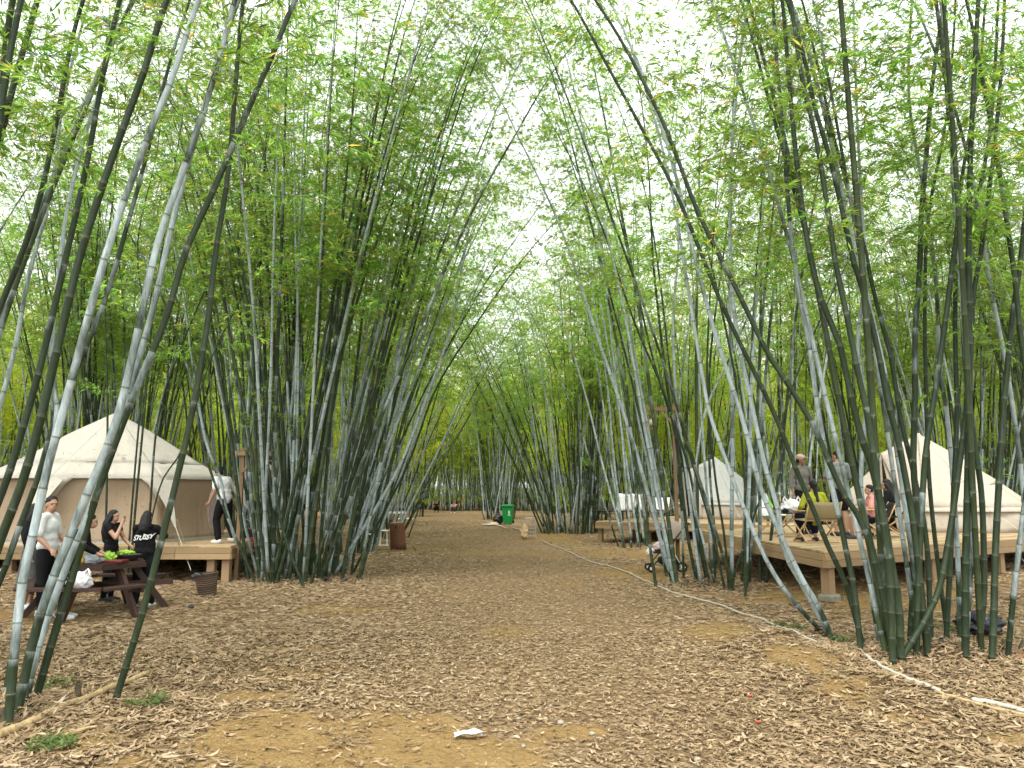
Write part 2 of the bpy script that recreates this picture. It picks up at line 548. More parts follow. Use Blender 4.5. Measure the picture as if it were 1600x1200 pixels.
# ------------------------------------------------------------ bamboo
def spray(seed, nt_, lf, simple_twig=False, leafscale=1.0):
    """one leafy side branch, 1 m along +X"""
    r = random.Random(seed)
    V, T, MI = [], [], []
    def leaf(p, d, L):
        d = d.normalized()
        u = Vector((r.uniform(-.6, .6), r.uniform(-.6, .6), 1))
        s = d.cross(u).normalized()
        nrm = s.cross(d)
        w_ = L * r.uniform(.055, .075)
        n = len(V)
        mid = p + d * L * .42
        V.extend([p, mid - s * w_ + nrm * w_ * .3, p + d * L - nrm * L * r.uniform(0, .22), mid + s * w_ + nrm * w_ * .3])
        T.extend([(n, n + 1, n + 2), (n, n + 2, n + 3)]); MI.extend([0, 0])
    def stick(a, b, w_):
        d = (b - a).normalized(); s = d.cross(Vector((0, 0, 1)))
        s = s.normalized() if s.length > 1e-3 else Vector((1, 0, 0))
        t = s.cross(d)
        n = len(V)
        V.extend([a + s * w_, a - s * w_ * .5 + t * w_, a - s * w_ * .5 - t * w_, b])
        T.extend([(n, n + 1, n + 3), (n + 1, n + 2, n + 3), (n + 2, n, n + 3)]); MI.extend([1] * 3)
    pts = [Vector((0, 0, 0))]
    d = Vector((1, 0, .25))
    for i in range(6):
        d = (d + Vector((0, r.uniform(-.14, .14), -.09 - .04 * i))).normalized()
        pts.append(pts[-1] + d * .17)
    for i in range(6):
        if simple_twig and i % 2: continue
        stick(pts[i], pts[min(i + 2 if simple_twig else i + 1, 6)], .006 * (1 - i * .12))
    for i in range(nt_):
        t = .12 + .88 * (i + r.random() * .6) / nt_
        q = min(int(t * 6), 5)
        p = pts[q].lerp(pts[q + 1], t * 6 - q)
        sd = (-1) ** i
        td = (Vector((1, 0, 0)) * r.uniform(.4, 1) + Vector((0, sd * r.uniform(.4, 1.1), r.uniform(-.35, .45)))).normalized()
        tl = r.uniform(.12, .34) * (1.15 - t * .5)
        e = p + td * tl + Vector((0, 0, -.05))
        if not simple_twig: stick(p, e, .0028)
        for j in range(lf):
            pos = p.lerp(e, r.uniform(.74, 1.0)) if j else e
            az = r.uniform(-1.0, 1.0)
            dd = Matrix.Rotation(az, 3, 'Z') @ td
            dd = dd + Vector((0, 0, r.uniform(-1.3, .15)))
            leaf(pos, dd, r.triangular(.07, .19, .13) * leafscale)
    return np.array([tuple(v) for v in V]), np.array(T), np.array(MI)


SPR = [spray(s, 14, 8, leafscale=.86) for s in range(8)]
SPR_H = [spray(s + 20, 12, 6, leafscale=.95) for s in range(8)]
SPR_FAR = [spray(s + 50, 10, 6, True, 1.15) for s in range(5)]


def culm_path(pts, n=60):
    """smooth curve through pts"""
    P_ = [np.array(p, float) for p in pts]
    P_ = [2 * P_[0] - P_[1]] + P_ + [2 * P_[-1] - P_[-2]]
    o = []
    for i in range(1, len(P_) - 2):
        a, b, c, d = P_[i - 1:i + 3]
        for t in np.linspace(0, 1, 8, endpoint=False):
            o.append(.5 * ((2 * b) + (-a + c) * t + (2 * a - 5 * b + 4 * c - d) * t ** 2 + (-a + 3 * b - 3 * c + d) * t ** 3))
    o.append(P_[-2])
    return np.array(o)


def make_culm(path, r0, sides, seed, crown_from=5.0, sprays=SPR, branch=(2, 4), ml=(.9, 1.6), detail=True, lowbranch=.0, dens=1.0, leafm='leaf'):
    """returns (culm mesh, crown mesh) along a path given by points"""
    r = random.Random(seed)
    path = np.asarray(path)
    seg = np.linalg.norm(np.diff(path, axis=0), axis=1)
    s = np.concatenate([[0], np.cumsum(seg)])
    L = s[-1]
    at = lambda q: np.array([np.interp(q, s, path[:, i]) for i in range(3)])
    # nodes
    nodes, q, kx = [], .06, 0
    while q < L - .1:
        nodes.append(q)
        f = q / L
        q += (.20 + .32 * min(1, f * 5)) * (1 - .45 * max(0, f - .5)) * r.uniform(.9, 1.1)
    nodes.append(L)
    rad = lambda q: max(.0035, r0 * (1 - .93 * (q / L) ** 1.5))
    rings = []
    if detail:
        rings.append((-.25, nodes[0] - .31, 1.0))
        for i, q in enumerate(nodes[:-1]):
            dl = .012
            gap = (nodes[i + 1] - q)
            rings += [(q - dl, i + 1 - dl / gap, 1.0), (q, i + 1, 1.085), (q + dl, i + 1 + dl / gap, .97)]
            if gap > .3: rings.append((q + gap * .5, i + 1.5, .98))
        rings.append((L, len(nodes), .5))
    else:
        rings = [(-.2, .2, 1.0)] + [(q, i + 1, 1.0) for i, q in enumerate(nodes[::2])]
        rings = [(q, n_ * 2 - 1 if n_ >= 1 else n_, m_) for q, n_, m_ in rings]
    qs = np.array([a[0] for a in rings])
    C = np.stack([np.interp(qs, s, path[:, i]) for i in range(3)], 1)
    low = qs < 0
    d0 = (path[1] - path[0]) / np.linalg.norm(path[1] - path[0])
    C[low] = path[0] + d0 * qs[low][:, None]
    D = np.gradient(C, axis=0); D /= np.linalg.norm(D, axis=1)[:, None] + 1e-9
    ref = np.array([0, 1.0, 0.15]); ref /= np.linalg.norm(ref)
    A = np.cross(D, ref); A /= np.linalg.norm(A, axis=1)[:, None] + 1e-9
    B = np.cross(D, A)
    th = np.arange(sides) * 2 * PI / sides
    R = np.array([rad(max(a[0], 0)) * a[2] for a in rings])
    V = C[:, None] + (A[:, None] * np.cos(th)[None, :, None] + B[:, None] * np.sin(th)[None, :, None]) * R[:, None, None]
    nr = len(rings)
    ii = (np.arange(nr - 1)[:, None] * sides + np.arange(sides)[None]).ravel()
    jj = (np.arange(nr - 1)[:, None] * sides + (np.arange(sides)[None] + 1) % sides).ravel()
    Q = np.stack([ii, jj, jj + sides, ii + sides], 1)
    nd = np.repeat([a[1] for a in rings], sides)
    cm = np_mesh('culm', V.reshape(-1, 3), Q, [M['culm']], smooth=True, attrs={'nd': nd})
    # crown
    Vs, Ts, MIs, o = [], [], [], 0
    for i, q in enumerate(nodes):
        h = at(q)[2]
        if q < crown_from and r.random() > lowbranch: continue
        if q < crown_from - 2.5: continue
        g_ = min(1, max(.25, (q - crown_from) / 3.0 + .3))
        nb = r.randint(*branch)
        if r.random() > g_ * dens + .25: nb = max(1, nb - 2)
        for b_ in range(nb):
            tp = r.choice(sprays)
            az = r.uniform(0, 2 * PI)
            f = q / L
            ln = r.uniform(*ml) * (1 - .35 * f) * (.65 if q < crown_from else 1)
            pit = -r.uniform(.0, .75) - .25 * f
            Rm = Matrix.Rotation(az, 3, 'Z') @ Matrix.Rotation(pit, 3, 'Y') @ Matrix.Rotation(r.uniform(-.5, .5), 3, 'X')
            sc = np.array(Rm).T
            v = (tp[0] * np.array([ln, ln * .85, ln * .9])) @ sc + at(q)
            Vs.append(v); Ts.append(tp[1] + o); MIs.append(tp[2]); o += len(v)
    if not Vs: return cm, None
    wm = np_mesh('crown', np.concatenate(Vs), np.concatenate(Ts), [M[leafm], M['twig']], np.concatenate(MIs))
    return cm, wm


def variant_path(r, L, bend):
    """a culm rising from the origin, arching towards +X"""
    pts, p, a = [np.zeros(3)], np.zeros(3), .0
    n = 14
    w1 = r.uniform(-.03, .03)
    for i in range(n):
        f = i / n
        a = bend * (.25 + f ** 2 * 1.3) + w1 * math.sin(i * 1.3)
        if f > .75: a += (f - .75) * 2.2
        p = p + np.array([math.sin(a), w1 * math.sin(i * .9) * .6, math.cos(a)]) * L / n
        pts.append(p.copy())
    return culm_path(pts)


VAR, VAR_FAR = [], []
for i in range(12):
    r = random.Random(100 + i)
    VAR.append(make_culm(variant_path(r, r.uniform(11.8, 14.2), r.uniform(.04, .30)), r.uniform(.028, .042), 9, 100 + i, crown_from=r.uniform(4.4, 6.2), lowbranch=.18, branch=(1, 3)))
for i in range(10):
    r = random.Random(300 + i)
    VAR_FAR.append(make_culm(variant_path(r, r.uniform(11.5, 14), r.uniform(.04, .26)), r.uniform(.032, .044), 6, 300 + i, crown_from=r.uniform(3.0, 5.2), sprays=SPR_FAR, detail=False, leafm='leaf_far_lit', branch=(1, 3), ml=(1.0, 1.8), lowbranch=.4))


def clump(x, y, n, rx, ry, label, far=False, lean=(.02, .22), wax=.40, group=None, seed=0, bias=(0, 0), smin=.88, smax=1.08):
    r = random.Random(seed * 7 + int(x * 31) + int(y * 17))
    t = empty('bamboo_clump', (x, y, gz(x, y)), 0, label, 'bamboo', group)
    place(t, n, rx, ry, r, far, lean, wax, bias, smin, smax)
    return t


def place(t, n, rx, ry, r, far, lean, wax, bias, smin, smax):
    for i in range(n):
        a = r.uniform(0, 2 * PI); q = math.sqrt(r.random())
        lx, ly = math.cos(a) * q * rx, math.sin(a) * q * ry
        cm, wm = r.choice(VAR_FAR if far else VAR)
        yaw = a + r.gauss(0, .7)
        dx, dy = math.cos(yaw) + bias[0], math.sin(yaw) + bias[1]
        yaw = math.atan2(dy, dx)
        tl = r.uniform(*lean) * (.35 + .65 * q) * min(1.6, math.hypot(dx, dy))
        sc = r.uniform(smin, smax)
        c = link('culm', cm, t, (lx, ly, gz(t.location.x + lx, t.location.y + ly) - t.location.z), None, (sc, sc, sc))
        c.rotation_euler = Matrix.Rotation(yaw, 3, 'Z').to_euler()
        c.rotation_euler = (Matrix.Rotation(yaw, 3, 'Z') @ Matrix.Rotation(tl, 3, 'Y') @ Matrix.Rotation(r.uniform(-.4, .4), 3, 'Z')).to_euler()
        c.color = (r.uniform(wax - .45, wax + .45), .1, r.random() * .5, 1)
        k_ = link('crown', wm, c)
        k_['kind'] = 'stuff'


def hero(t, pix, r0=.045, wax=.5, zb=None, drift=0.0, L=None, seed=0, warm=.1, crown_from=4.8, dens=.8):
    """a culm traced along the photograph's pixels, standing at its own foot on the ground; beyond the frame it arches over"""
    r = random.Random(seed + int(sum(p[0] for p in pix)))
    b = G(*pix[0])
    z0 = gz(b.x, b.y)
    b = G(*pix[0], z0)
    pts = [b]
    acc = 0
    for i, (px, py) in enumerate(pix[1:]):
        q = P(px, py, pts[-1].y)
        step = (q - pts[-1]).length
        q = P(px, py, pts[-1].y + drift * step)
        pts.append(q)
    L = L or r.uniform(11.8, 13.2)
    ln = sum((pts[i + 1] - pts[i]).length for i in range(len(pts) - 1))
    d = (pts[-1] - pts[-2]).normalized()
    hz = Vector((d.x, d.y, 0))
    hz = hz.normalized() if hz.length > .01 else Vector((1, 0, 0))
    while ln < L:
        f = ln / L
        d = (d + hz * (.03 + .05 * f) - Vector((0, 0, .02 + .16 * max(0, f - .6)))).normalized()
        pts.append(pts[-1] + d * .9); ln += .9
    path = culm_path(pts) - np.array(t.location)
    cm, wm = make_culm(path, r0 * .76, 10, seed + 5000, crown_from=crown_from, dens=dens, lowbranch=.06, sprays=SPR_H, branch=(1, 3))
    c = link('culm', cm, t)
    c.color = (wax, 0, warm, 1)
    if wm:
        k_ = link('crown', wm, c); k_['kind'] = 'stuff'
    return c


def clump_foot(t, rx, ry, n_st, n_lf, seed):
    """old cut stumps, fallen sheaths and heaped leaves among the culm feet"""
    r = random.Random(seed)
    for i in range(n_st):
        a, q = r.uniform(0, 2 * PI), math.sqrt(r.random())
        x, y = math.cos(a) * q * rx, math.sin(a) * q * ry
        h = r.uniform(.05, .18); rad = r.uniform(.022, .034)
        z = gz(t.location.x + x, t.location.y + y) - t.location.z
        tl = r.uniform(-.15, .15)
        m = MB().tube([(0, 0, -.08), (tl * .4, 0, h * .45 - .01), (tl * .4, 0, h * .45), (tl * .4, 0, h * .45 + .01), (tl, tl * .5, h)], [rad * 1.1, rad, rad * 1.12, rad, rad * .95], 9, cap=False)
        m.tube([(tl, tl * .5, h), (tl, tl * .5, h - .05)], [rad * .95, rad * .75], 9)
        m.build('cut_stump', M['stump'], t, True, loc=(x, y, z))
    n = n_lf
    a = RNG.random(n) * 2 * PI; q = RNG.random(n) ** .6 * 1.35
    x = t.location.x + np.cos(a) * q * rx; y = t.location.y + np.sin(a) * q * ry
    z = ground_h(x, y) + RNG.random(n) * .13 * np.clip(1.3 - q, 0, 1) + .01
    L = .05 + .12 * RNG.random(n); W = L * (.06 + .07 * RNG.random(n))
    b = RNG.random(n) * 2 * PI
    d = np.stack([np.cos(b), np.sin(b), (RNG.random(n) - .5) * .9], 1); s_ = np.stack([-np.sin(b), np.cos(b), (RNG.random(n) - .5) * 1.2], 1)
    c = np.stack([x, y, z], 1) - np.array(t.location)
    vs = np.stack([c - d * L[:, None] / 2, c - s_ * W[:, None], c + d * L[:, None] / 2 + np.array([0, 0, .02]), c + s_ * W[:, None]], 1).reshape(-1, 3)
    T = (np.array([[0, 1, 2], [0, 2, 3]])[None] + (np.arange(n) * 4)[:, None, None]).reshape(-1, 3)
    o = link('dead_leaves', np_mesh('dead_leaves', vs, T, [M['dry']]), t); o['kind'] = 'stuff'
M['stump'] = simple('old_stump', (.075, .062, .035), .9, .6, 9, bump=.8, sc=(1, 1, .3))


# ------------------------------------------------------------ the clumps, near to far
# near left clump: traced culms
tA = empty('bamboo_clump', (-3.9, 6.3, gz(-3.9, 6.3)), 0, 'near left bamboo clump of thick pale culms leaning in front of the big tent', 'bamboo')
HA = [
 ([(12,1140),(32,930),(55,820),(80,707),(96,653),(167,393),(233,210),(267,127),(310,0)], .043, .62),
 ([(24,1125),(56,985),(90,885),(133,779),(187,640),(243,393),(280,283),(320,167),(347,77),(367,0)], .046, .55),
 ([(52,1105),(84,994),(116,891),(149,779),(200,640),(258,500),(290,393),(337,290),(400,143),(423,93),(457,10)], .043, .22),
 ([(36,1112),(60,1010),(98,900),(140,800),(178,690),(208,590),(240,480),(262,380),(290,270),(330,130),(362,30)], .040, .6),
 ([(-90,1120),(-30,930),(5,832),(37,747),(67,640),(100,500),(127,393),(173,253),(223,117),(260,0)], .048, .12),
 ([(-130,1080),(-50,900),(0,778),(25,705),(61,580),(85,480),(105,393),(135,260),(160,123),(187,0)], .045, .1),
 ([(-200,1070),(-120,820),(-55,620),(0,480),(40,380),(67,290),(90,180),(110,73),(130,0)], .044, .15),
 ([(-190,1100),(-110,760),(-60,480),(-25,300),(0,187),(8,77),(20,0)], .05, .0),
 ([(-170,1140),(-95,700),(-45,430),(-10,250),(10,117),(33,0)], .045, .1),
 ([(8,1085),(45,860),(88,656),(80,560),(90,440),(107,317),(133,213),(167,100),(190,0)], .030, .7),
 ([(-70,1060),(0,907),(29,827),(59,747),(92,640),(160,480),(205,330),(235,220),(262,110),(300,-10)], .040, .35),
 ([(-110,1010),(-20,700),(20,560),(45,430),(80,300),(100,150),(140,0)], .042, .55),
]
for i, (px, r0, wx) in enumerate(HA): hero(tA, px, r0, wx, seed=i, drift=[.02, .05, .0, .08, -.02, .03, .05, .0, .02, .1, .1, .12][i])
A4 = empty('bamboo_culm', tuple(G(180, 1095)), 0, 'lone dark green culm standing in front of the person in the lettered black top', 'bamboo')
hero(A4, [(180,1095),(219,970),(251,850),(280,733),(301,640),(325,500),(337,393),(357,267),(370,107),(380,0)], .040, .2, seed=77)
# thinner culms behind, left of the central-left clump
tA2 = empty('bamboo_clump', (-6.9, 13.9, gz(-6.9, 13.9)), 0, 'sparse clump of thin culms rising behind the picnic table', 'bamboo')
for i, (px, r0, wx) in enumerate([
 ([(162,905),(166,800),(168,640),(165,430),(185,200),(170,0)], .028, .1),
 ([(203,905),(212,790),(226,640),(238,500),(262,330),(290,150),(310,0)], .030, .1),
 ([(198,903),(207,780),(219,640),(230,520),(215,380),(250,200),(240,0)], .026, .0),
 ([(228,905),(235,790),(250,640),(300,500),(350,390),(400,280),(440,140)], .030, .3),
 ([(218,903),(250,760),(285,700),(330,560),(375,470),(420,380)], .022, .2),
]): hero(tA2, px, r0, wx, seed=20 + i, drift=.0)

# central-left big clump
tB = empty('bamboo_clump', (-4.1, 15.6, gz(-4.1, 15.6)), 0, 'big dense bamboo clump fanning out between the big tent and the path', 'bamboo')
HB = [
 ([(518,905),(549,855),(595,781),(631,713),(674,600),(703,517),(720,430),(738,330),(760,230)], .046, .85),
 ([(521,893),(532,815),(552,759),(578,688),(606,600),(637,484),(668,362),(700,250),(750,140),(777,33),(800,0)], .044, .8),
 ([(530,900),(560,800),(592,700),(625,590),(655,480),(697,306),(750,197),(773,160),(827,103),(867,80)], .040, .3),
 ([(495,905),(507,759),(515,679),(527,600),(535,515),(546,427),(553,393),(567,250),(580,100),(586,0)], .044, .92),
 ([(460,905),(449,818),(446,759),(450,688),(459,600),(465,500),(470,400),(476,300)], .043, .88),
 ([(404,905),(383,820),(374,753),(354,657),(342,600),(328,527),(306,442),(285,330),(265,200)], .040, .85),
 ([(418,900),(400,820),(391,759),(379,657),(371,600),(359,498),(351,413),(340,300),(345,180)], .040, .8),
 ([(387,903),(357,808),(344,747),(325,701),(312,640),(300,560),(285,450),(262,330)], .042, .6),
 ([(478,905),(470,760),(462,640),(468,500),(440,360),(405,200),(395,60)], .040, .2),
 ([(428,908),(412,780),(407,640),(405,480),(412,300),(420,130),(418,0)], .046, .2),
 ([(420,915),(404,800),(398,640),(392,500),(372,400),(378,300)], .042, .05),
 ([(550,898),(600,800),(640,720),(680,610),(735,520),(790,440)], .034, .1),
 ([(485,915),(500,860),(520,800),(560,640),(600,500),(650,300),(690,200),(720,110)], .040, .15),
 ([(440,900),(455,800),(472,700),(495,560),(502,420),(500,250),(520,100)], .040, .3),
 ([(506,900),(518,820),(540,700),(575,560),(610,420),(640,300)], .038, .6),
 ([(512,910),(520,860),(548,760),(567,640),(598,480),(625,360),(660,200)], .040, .75),
 ([(475,918),(452,860),(436,800),(425,700),(408,560)], .036, .2),
 ([(400,912),(352,800),(315,690),(300,600),(260,480),(210,380)], .034, .3),
 ([(535,890),(580,790),(640,660),(690,560),(760,440),(830,340)], .030, .3),
]
for i, (px, r0, wx) in enumerate(HB): hero(tB, px, r0, wx, seed=40 + i, drift=random.Random(i).uniform(-.06, .06), crown_from=5.6)
place(tB, 42, 1.1, .9, random.Random(5), False, (.01, .24), .34, (.0, .0), .9, 1.08)
place(tB, 12, .8, .7, random.Random(55), False, (.16, .36), .4, (1.6, .1), .95, 1.1)

# near right clump
tC = empty('bamboo_clump', (4.6, 8.6, gz(4.6, 8.6)), 0, 'near right bamboo clump of thick dark culms in front of the right tent', 'bamboo')
HC = [
 ([(1350,1015),(1322,915),(1292,849),(1270,794),(1243,731),(1207,640),(1130,480),(1060,310),(997,190),(960,123),(900,13)], .040, .1),
 ([(1345,1022),(1336,929),(1322,860),(1311,805),(1297,750),(1284,676),(1273,603),(1263,530),(1250,470),(1243,420),(1233,333),(1223,200),(1213,83),(1207,0)], .042, .45),
 ([(1400,1030),(1372,900),(1347,817),(1317,770),(1273,670),(1233,603),(1200,553),(1150,450),(1090,330),(1040,200),(980,80),(930,0)], .044, .18),
 ([(1408,1035),(1404,942),(1394,887),(1380,805),(1360,720),(1347,687),(1330,620),(1310,530),(1290,487),(1270,420),(1250,300),(1235,150),(1222,0)], .052, .08),
 ([(1395,1040),(1390,900),(1376,790),(1366,720),(1353,637),(1340,580),(1323,493),(1307,420),(1303,393),(1277,227),(1253,123),(1235,0)], .046, .12),
 ([(1450,1030),(1440,930),(1427,817),(1413,737),(1403,687),(1387,627),(1373,553),(1353,470),(1337,420),(1330,393),(1300,260),(1273,167),(1257,93),(1230,0)], .046, .1),
 ([(1455,1015),(1448,850),(1427,737),(1407,653),(1393,563),(1373,487),(1357,420),(1350,383),(1307,230),(1280,113),(1253,0)], .040, .1),
 ([(1422,1015),(1432,817),(1427,720),(1430,620),(1430,520),(1437,420),(1440,333),(1447,250),(1453,167),(1463,83),(1477,0)], .050, .25),
 ([(1482,1005),(1463,860),(1452,750),(1447,620),(1445,453),(1452,330),(1478,190),(1490,60),(1494,-20)], .034, .1),
 ([(1432,1030),(1434,940),(1440,800),(1447,703),(1460,620),(1477,503),(1490,400),(1497,333),(1487,217),(1473,83),(1462,0)], .044, .15),
 ([(1478,1010),(1487,832),(1495,653),(1493,553),(1493,453),(1500,300),(1530,120),(1540,0)], .040, -.1),
 ([(1405,1035),(1462,935),(1484,832),(1500,720),(1512,620),(1517,553),(1520,470),(1528,420),(1533,393),(1557,200),(1567,67),(1570,0)], .042, .1),
 ([(1508,1030),(1512,956),(1516,887),(1517,817),(1515,653),(1507,520),(1500,420),(1490,300),(1487,217),(1480,100),(1470,0)], .040, .6),
 ([(1550,1035),(1553,959),(1556,846),(1567,653),(1573,587),(1583,487),(1593,420),(1605,300),(1612,180)], .046, .1),
 ([(1530,1015),(1534,959),(1538,915),(1534,777),(1523,695),(1512,600),(1505,480),(1520,350),(1545,220),(1555,100),(1560,0)], .044, .1),
 ([(1375,1010),(1362,930),(1358,850),(1345,750),(1352,640),(1340,540),(1352,420),(1345,300)], .034, .7),
 ([(1500,1000),(1496,860),(1488,740),(1480,650),(1467,560),(1462,430),(1440,280),(1420,150),(1425,0)], .038, .55),
 ([(1655,1040),(1650,900),(1640,760),(1600,560),(1585,430),(1560,260),(1540,150),(1510,0)], .044, .2),
 ([(1625,1010),(1605,830),(1590,690),(1570,560),(1548,450),(1530,330)], .038, .6),
]
for i, (px, r0, wx) in enumerate(HC): hero(tC, px, r0, wx, seed=80 + i, drift=random.Random(i + 9).uniform(-.05, .08), crown_from=4.0)
tC2 = empty('bamboo_clump', (3.8, 9.6, gz(3.8, 9.6)), 0, 'three pale culms leaning left from one foot beside the white pipe', 'bamboo')
for i, (px, r0, wx) in enumerate([
 ([(1300,1000),(1277,957),(1255,916),(1225,860),(1215,794),(1196,731),(1176,640),(1155,540),(1143,440),(1141,300),(1147,183),(1160,60)], .042, .85),
 ([(1303,1003),(1280,950),(1251,901),(1218,832),(1187,758),(1160,654),(1120,530),(1085,400),(1060,290)], .042, .78),
 ([(1292,995),(1240,940),(1200,880),(1165,800),(1140,735),(1110,650),(1098,590),(1075,450),(1050,300)], .036, .7),
]): hero(tC2, px, r0, wx, seed=110 + i, drift=.03)

# middle right clump
tD = empty('bamboo_clump', (3.6, 14.6, gz(3.6, 14.6)), 0, 'thin crossing culms in front of the small white tent', 'bamboo')
HD = [
 ([(1090,915),(1075,840),(1066,768),(1057,690),(1042,600),(1030,500),(1020,400),(1015,290)], .044, -.05),
 ([(1042,900),(1027,816),(1015,735),(1000,666),(988,600),(977,547),(960,487),(947,420),(930,320)], .046, .85),
 ([(1052,903),(1038,840),(1030,768),(1015,684),(1000,600),(985,510),(968,400)], .040, .8),
 ([(1133,924),(1114,834),(1099,780),(1072,690),(1050,600),(1035,470),(1020,360)], .032, .05),
 ([(1139,924),(1132,840),(1117,741),(1105,600),(1110,450),(1120,300)], .030, .1),
 ([(1117,915),(1117,840),(1108,714),(1110,560),(1130,400),(1150,250)], .034, .3),
 ([(1165,933),(1164,800),(1163,744),(1150,600),(1120,450)], .030, .15),
 ([(1140,920),(1172,825),(1200,740),(1240,600),(1290,480)], .026, .1),
 ([(1096,918),(1087,855),(1072,735),(1057,630),(1052,500),(1060,380),(1055,250)], .040, .85),
 ([(1068,905),(1066,810),(1058,700),(1068,560),(1095,420),(1130,300)], .036, .5),
 ([(1110,918),(1096,850),(1078,740),(1040,620),(990,500),(950,380)], .034, .2),
 ([(1105,912),(1090,840),(1062,700),(1045,640),(1020,560),(990,430),(965,330)], .036, .2),
 ([(1120,920),(1100,850),(1085,770),(1100,650),(1140,560),(1180,470)], .030, .6),
]
for i, (px, r0, wx) in enumerate(HD): hero(tD, px, r0, wx, seed=130 + i, drift=random.Random(i + 3).uniform(-.05, .05), crown_from=5.6)
place(tD, 15, 1.15, .8, random.Random(6), False, (.03, .26), .4, (-.5, 0), .9, 1.05)

CL = [
 # x, y, n, rx, ry, far, bias, label
 (3.75, 24.8, 12, .6, .5, False, (-1.0, 0), 'small clump of slim culms in front of the low middle deck'),
 (2.5, 33.0, 58, 1.25, 1.1, False, (-.45, 0), 'dense upright bamboo clump beside the path just beyond the wire rack'),
 (-.9, 49.5, 44, 1.1, 1.0, False, (-.2, 0), 'bamboo clump growing right behind the green bin'),
 (-4.9, 22.6, 26, .9, .8, False, (.9, 0), 'bamboo clump behind the stools on the left of the path'),
 (-4.9, 29.5, 32, 1.0, 1.0, False, (.7, 0), 'bamboo clump at the edge of the path behind the white cloth table'),
 (-6.9, 39, 34, 1.3, 1.2, False, (.3, 0), 'bamboo clump left of the path where the ground turns brown'),
 (4.4, 42, 30, 1.2, 1.2, True, (-.3, 0), 'bamboo clump right of the green bin behind the dense upright one'),
 (5.2, 34.5, 8, 1.0, .6, False, (-.2, 0), 'pale culms rising behind the middle deck chair'),
]
for x, y, n, rx, ry, far, bias, lab in CL:
    clump(x, y, n, rx, ry, lab, far, bias=bias, seed=int(y), lean=(.02, .30), wax=.45)

r = random.Random(21)
# flanks on both sides: rows every 8 m or so
side_l = [(-13.5, 12.5), (-13.2, 24.0), (-9.6, 27), (-15.5, 28), (-20, 20), (-11.5, 34), (-18, 36), (-24, 30), (-8.3, 44), (-13.5, 45), (-20, 47), (-28, 42), (-34, 50), (-26, 55)]
side_r = [(13.8, 12.0), (16.5, 21.5), (15.0, 24.5), (17, 29), (20, 20), (6.8, 38.0), (15, 37), (22, 36), (27, 30), (8.8, 46), (14.5, 47), (21, 46), (29, 44), (35, 51), (27, 55)]
LAB_L = ['bamboo clump at the left edge of the picture behind the leaning near culms', 'bamboo clump rising behind the left side of the big round tent', 'bamboo clump between the big round tent and the lantern post, farther back',
         'bamboo clump directly behind the peak of the big round tent', 'bamboo clump beyond the left edge of the big round tent roof', 'bamboo clump seen through the left part of the big central-left clump',
         'bamboo clump far behind the right slope of the big round tent roof', 'bamboo clump far behind the left slope of the big round tent roof', 'bamboo clump past the far side of the white groundsheet',
         'bamboo clump far behind the walking man on the left deck', 'bamboo clump far behind the round tent, in line with its peak', 'bamboo clump far behind the round tent, in line with the white polo shirt', 'farthest bamboo clump at the left edge of the picture', 'bamboo clump farthest behind the left slope of the round tent']
LAB_R = ['bamboo clump at the right edge of the picture beside the cream bell tent', 'bamboo clump right behind the cream bell tent', 'bamboo clump between the two bell tents, behind the man in grey', 'bamboo clump behind the man in the tan cap',
         'bamboo clump behind the right guy ropes of the cream bell tent', 'bamboo clump behind the white sheets of the middle deck', 'bamboo clump far behind the small white bell tent', 'bamboo clump far behind the striped camp chair',
         'bamboo clump far behind the peak of the cream bell tent', 'bamboo clump far behind the low dark table', 'bamboo clump farther back in line with the stroller', 'bamboo clump farther back in line with the thin crossing culms', 'bamboo clump far behind the woman in yellow-green',
         'farthest bamboo clump in line with the peak of the cream bell tent', 'farthest bamboo clump in line with the child in pink']
for (x, y), lab in zip(side_l, LAB_L):
    clump(x + r.uniform(-.6, .6), y, 30 if y < 40 else 26, 1.3, 1.3, lab, y > 36, group='bamboo clumps left of the path', seed=int(y))
for (x, y), lab in zip(side_r, LAB_R):
    clump(x + r.uniform(-.6, .6), y, 30 if y < 40 else 26, 1.3, 1.3, lab, y > 36, group='bamboo clumps right of the path', seed=int(y))
# the wall of bamboo closing the path
WALL = ['leftmost clump of the end wall of bamboo', 'second clump from the left in the end wall of bamboo', 'third clump from the left in the end wall of bamboo', 'fourth clump from the left in the end wall of bamboo',
        'end wall clump where the left side of the path closes', 'end wall clump right behind the far figure in black', 'end wall clump just right of the far figure in pink', 'end wall clump in line with the black rubbish bag',
        'end wall clump in line with the wire rack', 'fourth clump from the right in the end wall of bamboo', 'third clump from the right in the end wall of bamboo', 'second clump from the right in the end wall of bamboo', 'rightmost clump of the end wall of bamboo']
for i in range(13):
    x = -23 + i * 3.6
    y = 71.5 + r.uniform(-1.0, 2.0) + abs(x + 5) * .05
    if abs(x) > 9: y -= 4
    clump(x, y, 52, 1.9, 1.4, WALL[i], True, lean=(.01, .15), wax=.72, group='bamboo clumps closing the end of the path', seed=i, smin=.9, smax=1.05)
HALF = ['bamboo clump half way back, left of the far figure in black', 'bamboo clump farther back on the left edge of the brown ground', 'bamboo clump half way back, right of the green bin', 'bamboo clump farther back, in line with the wire rack',
        'bamboo clump a little before the end wall, behind the green bin', 'bamboo clump farther back, seen through the big central-left clump', 'bamboo clump farther back, behind the low dark table', 'bamboo clump well back, behind the small white tent', 'bamboo clump well back, in line with the left lantern post']
for (x, y), lab in zip(((-7.5, 55), (-9.5, 62), (6.2, 54), (8.5, 61), (3.4, 63), (-14, 61), (14.5, 60), (20, 63), (-20, 63)), HALF):
    clump(x, y, 26, 1.4, 1.3, lab, True, group='bamboo clumps half way back', seed=int(y))
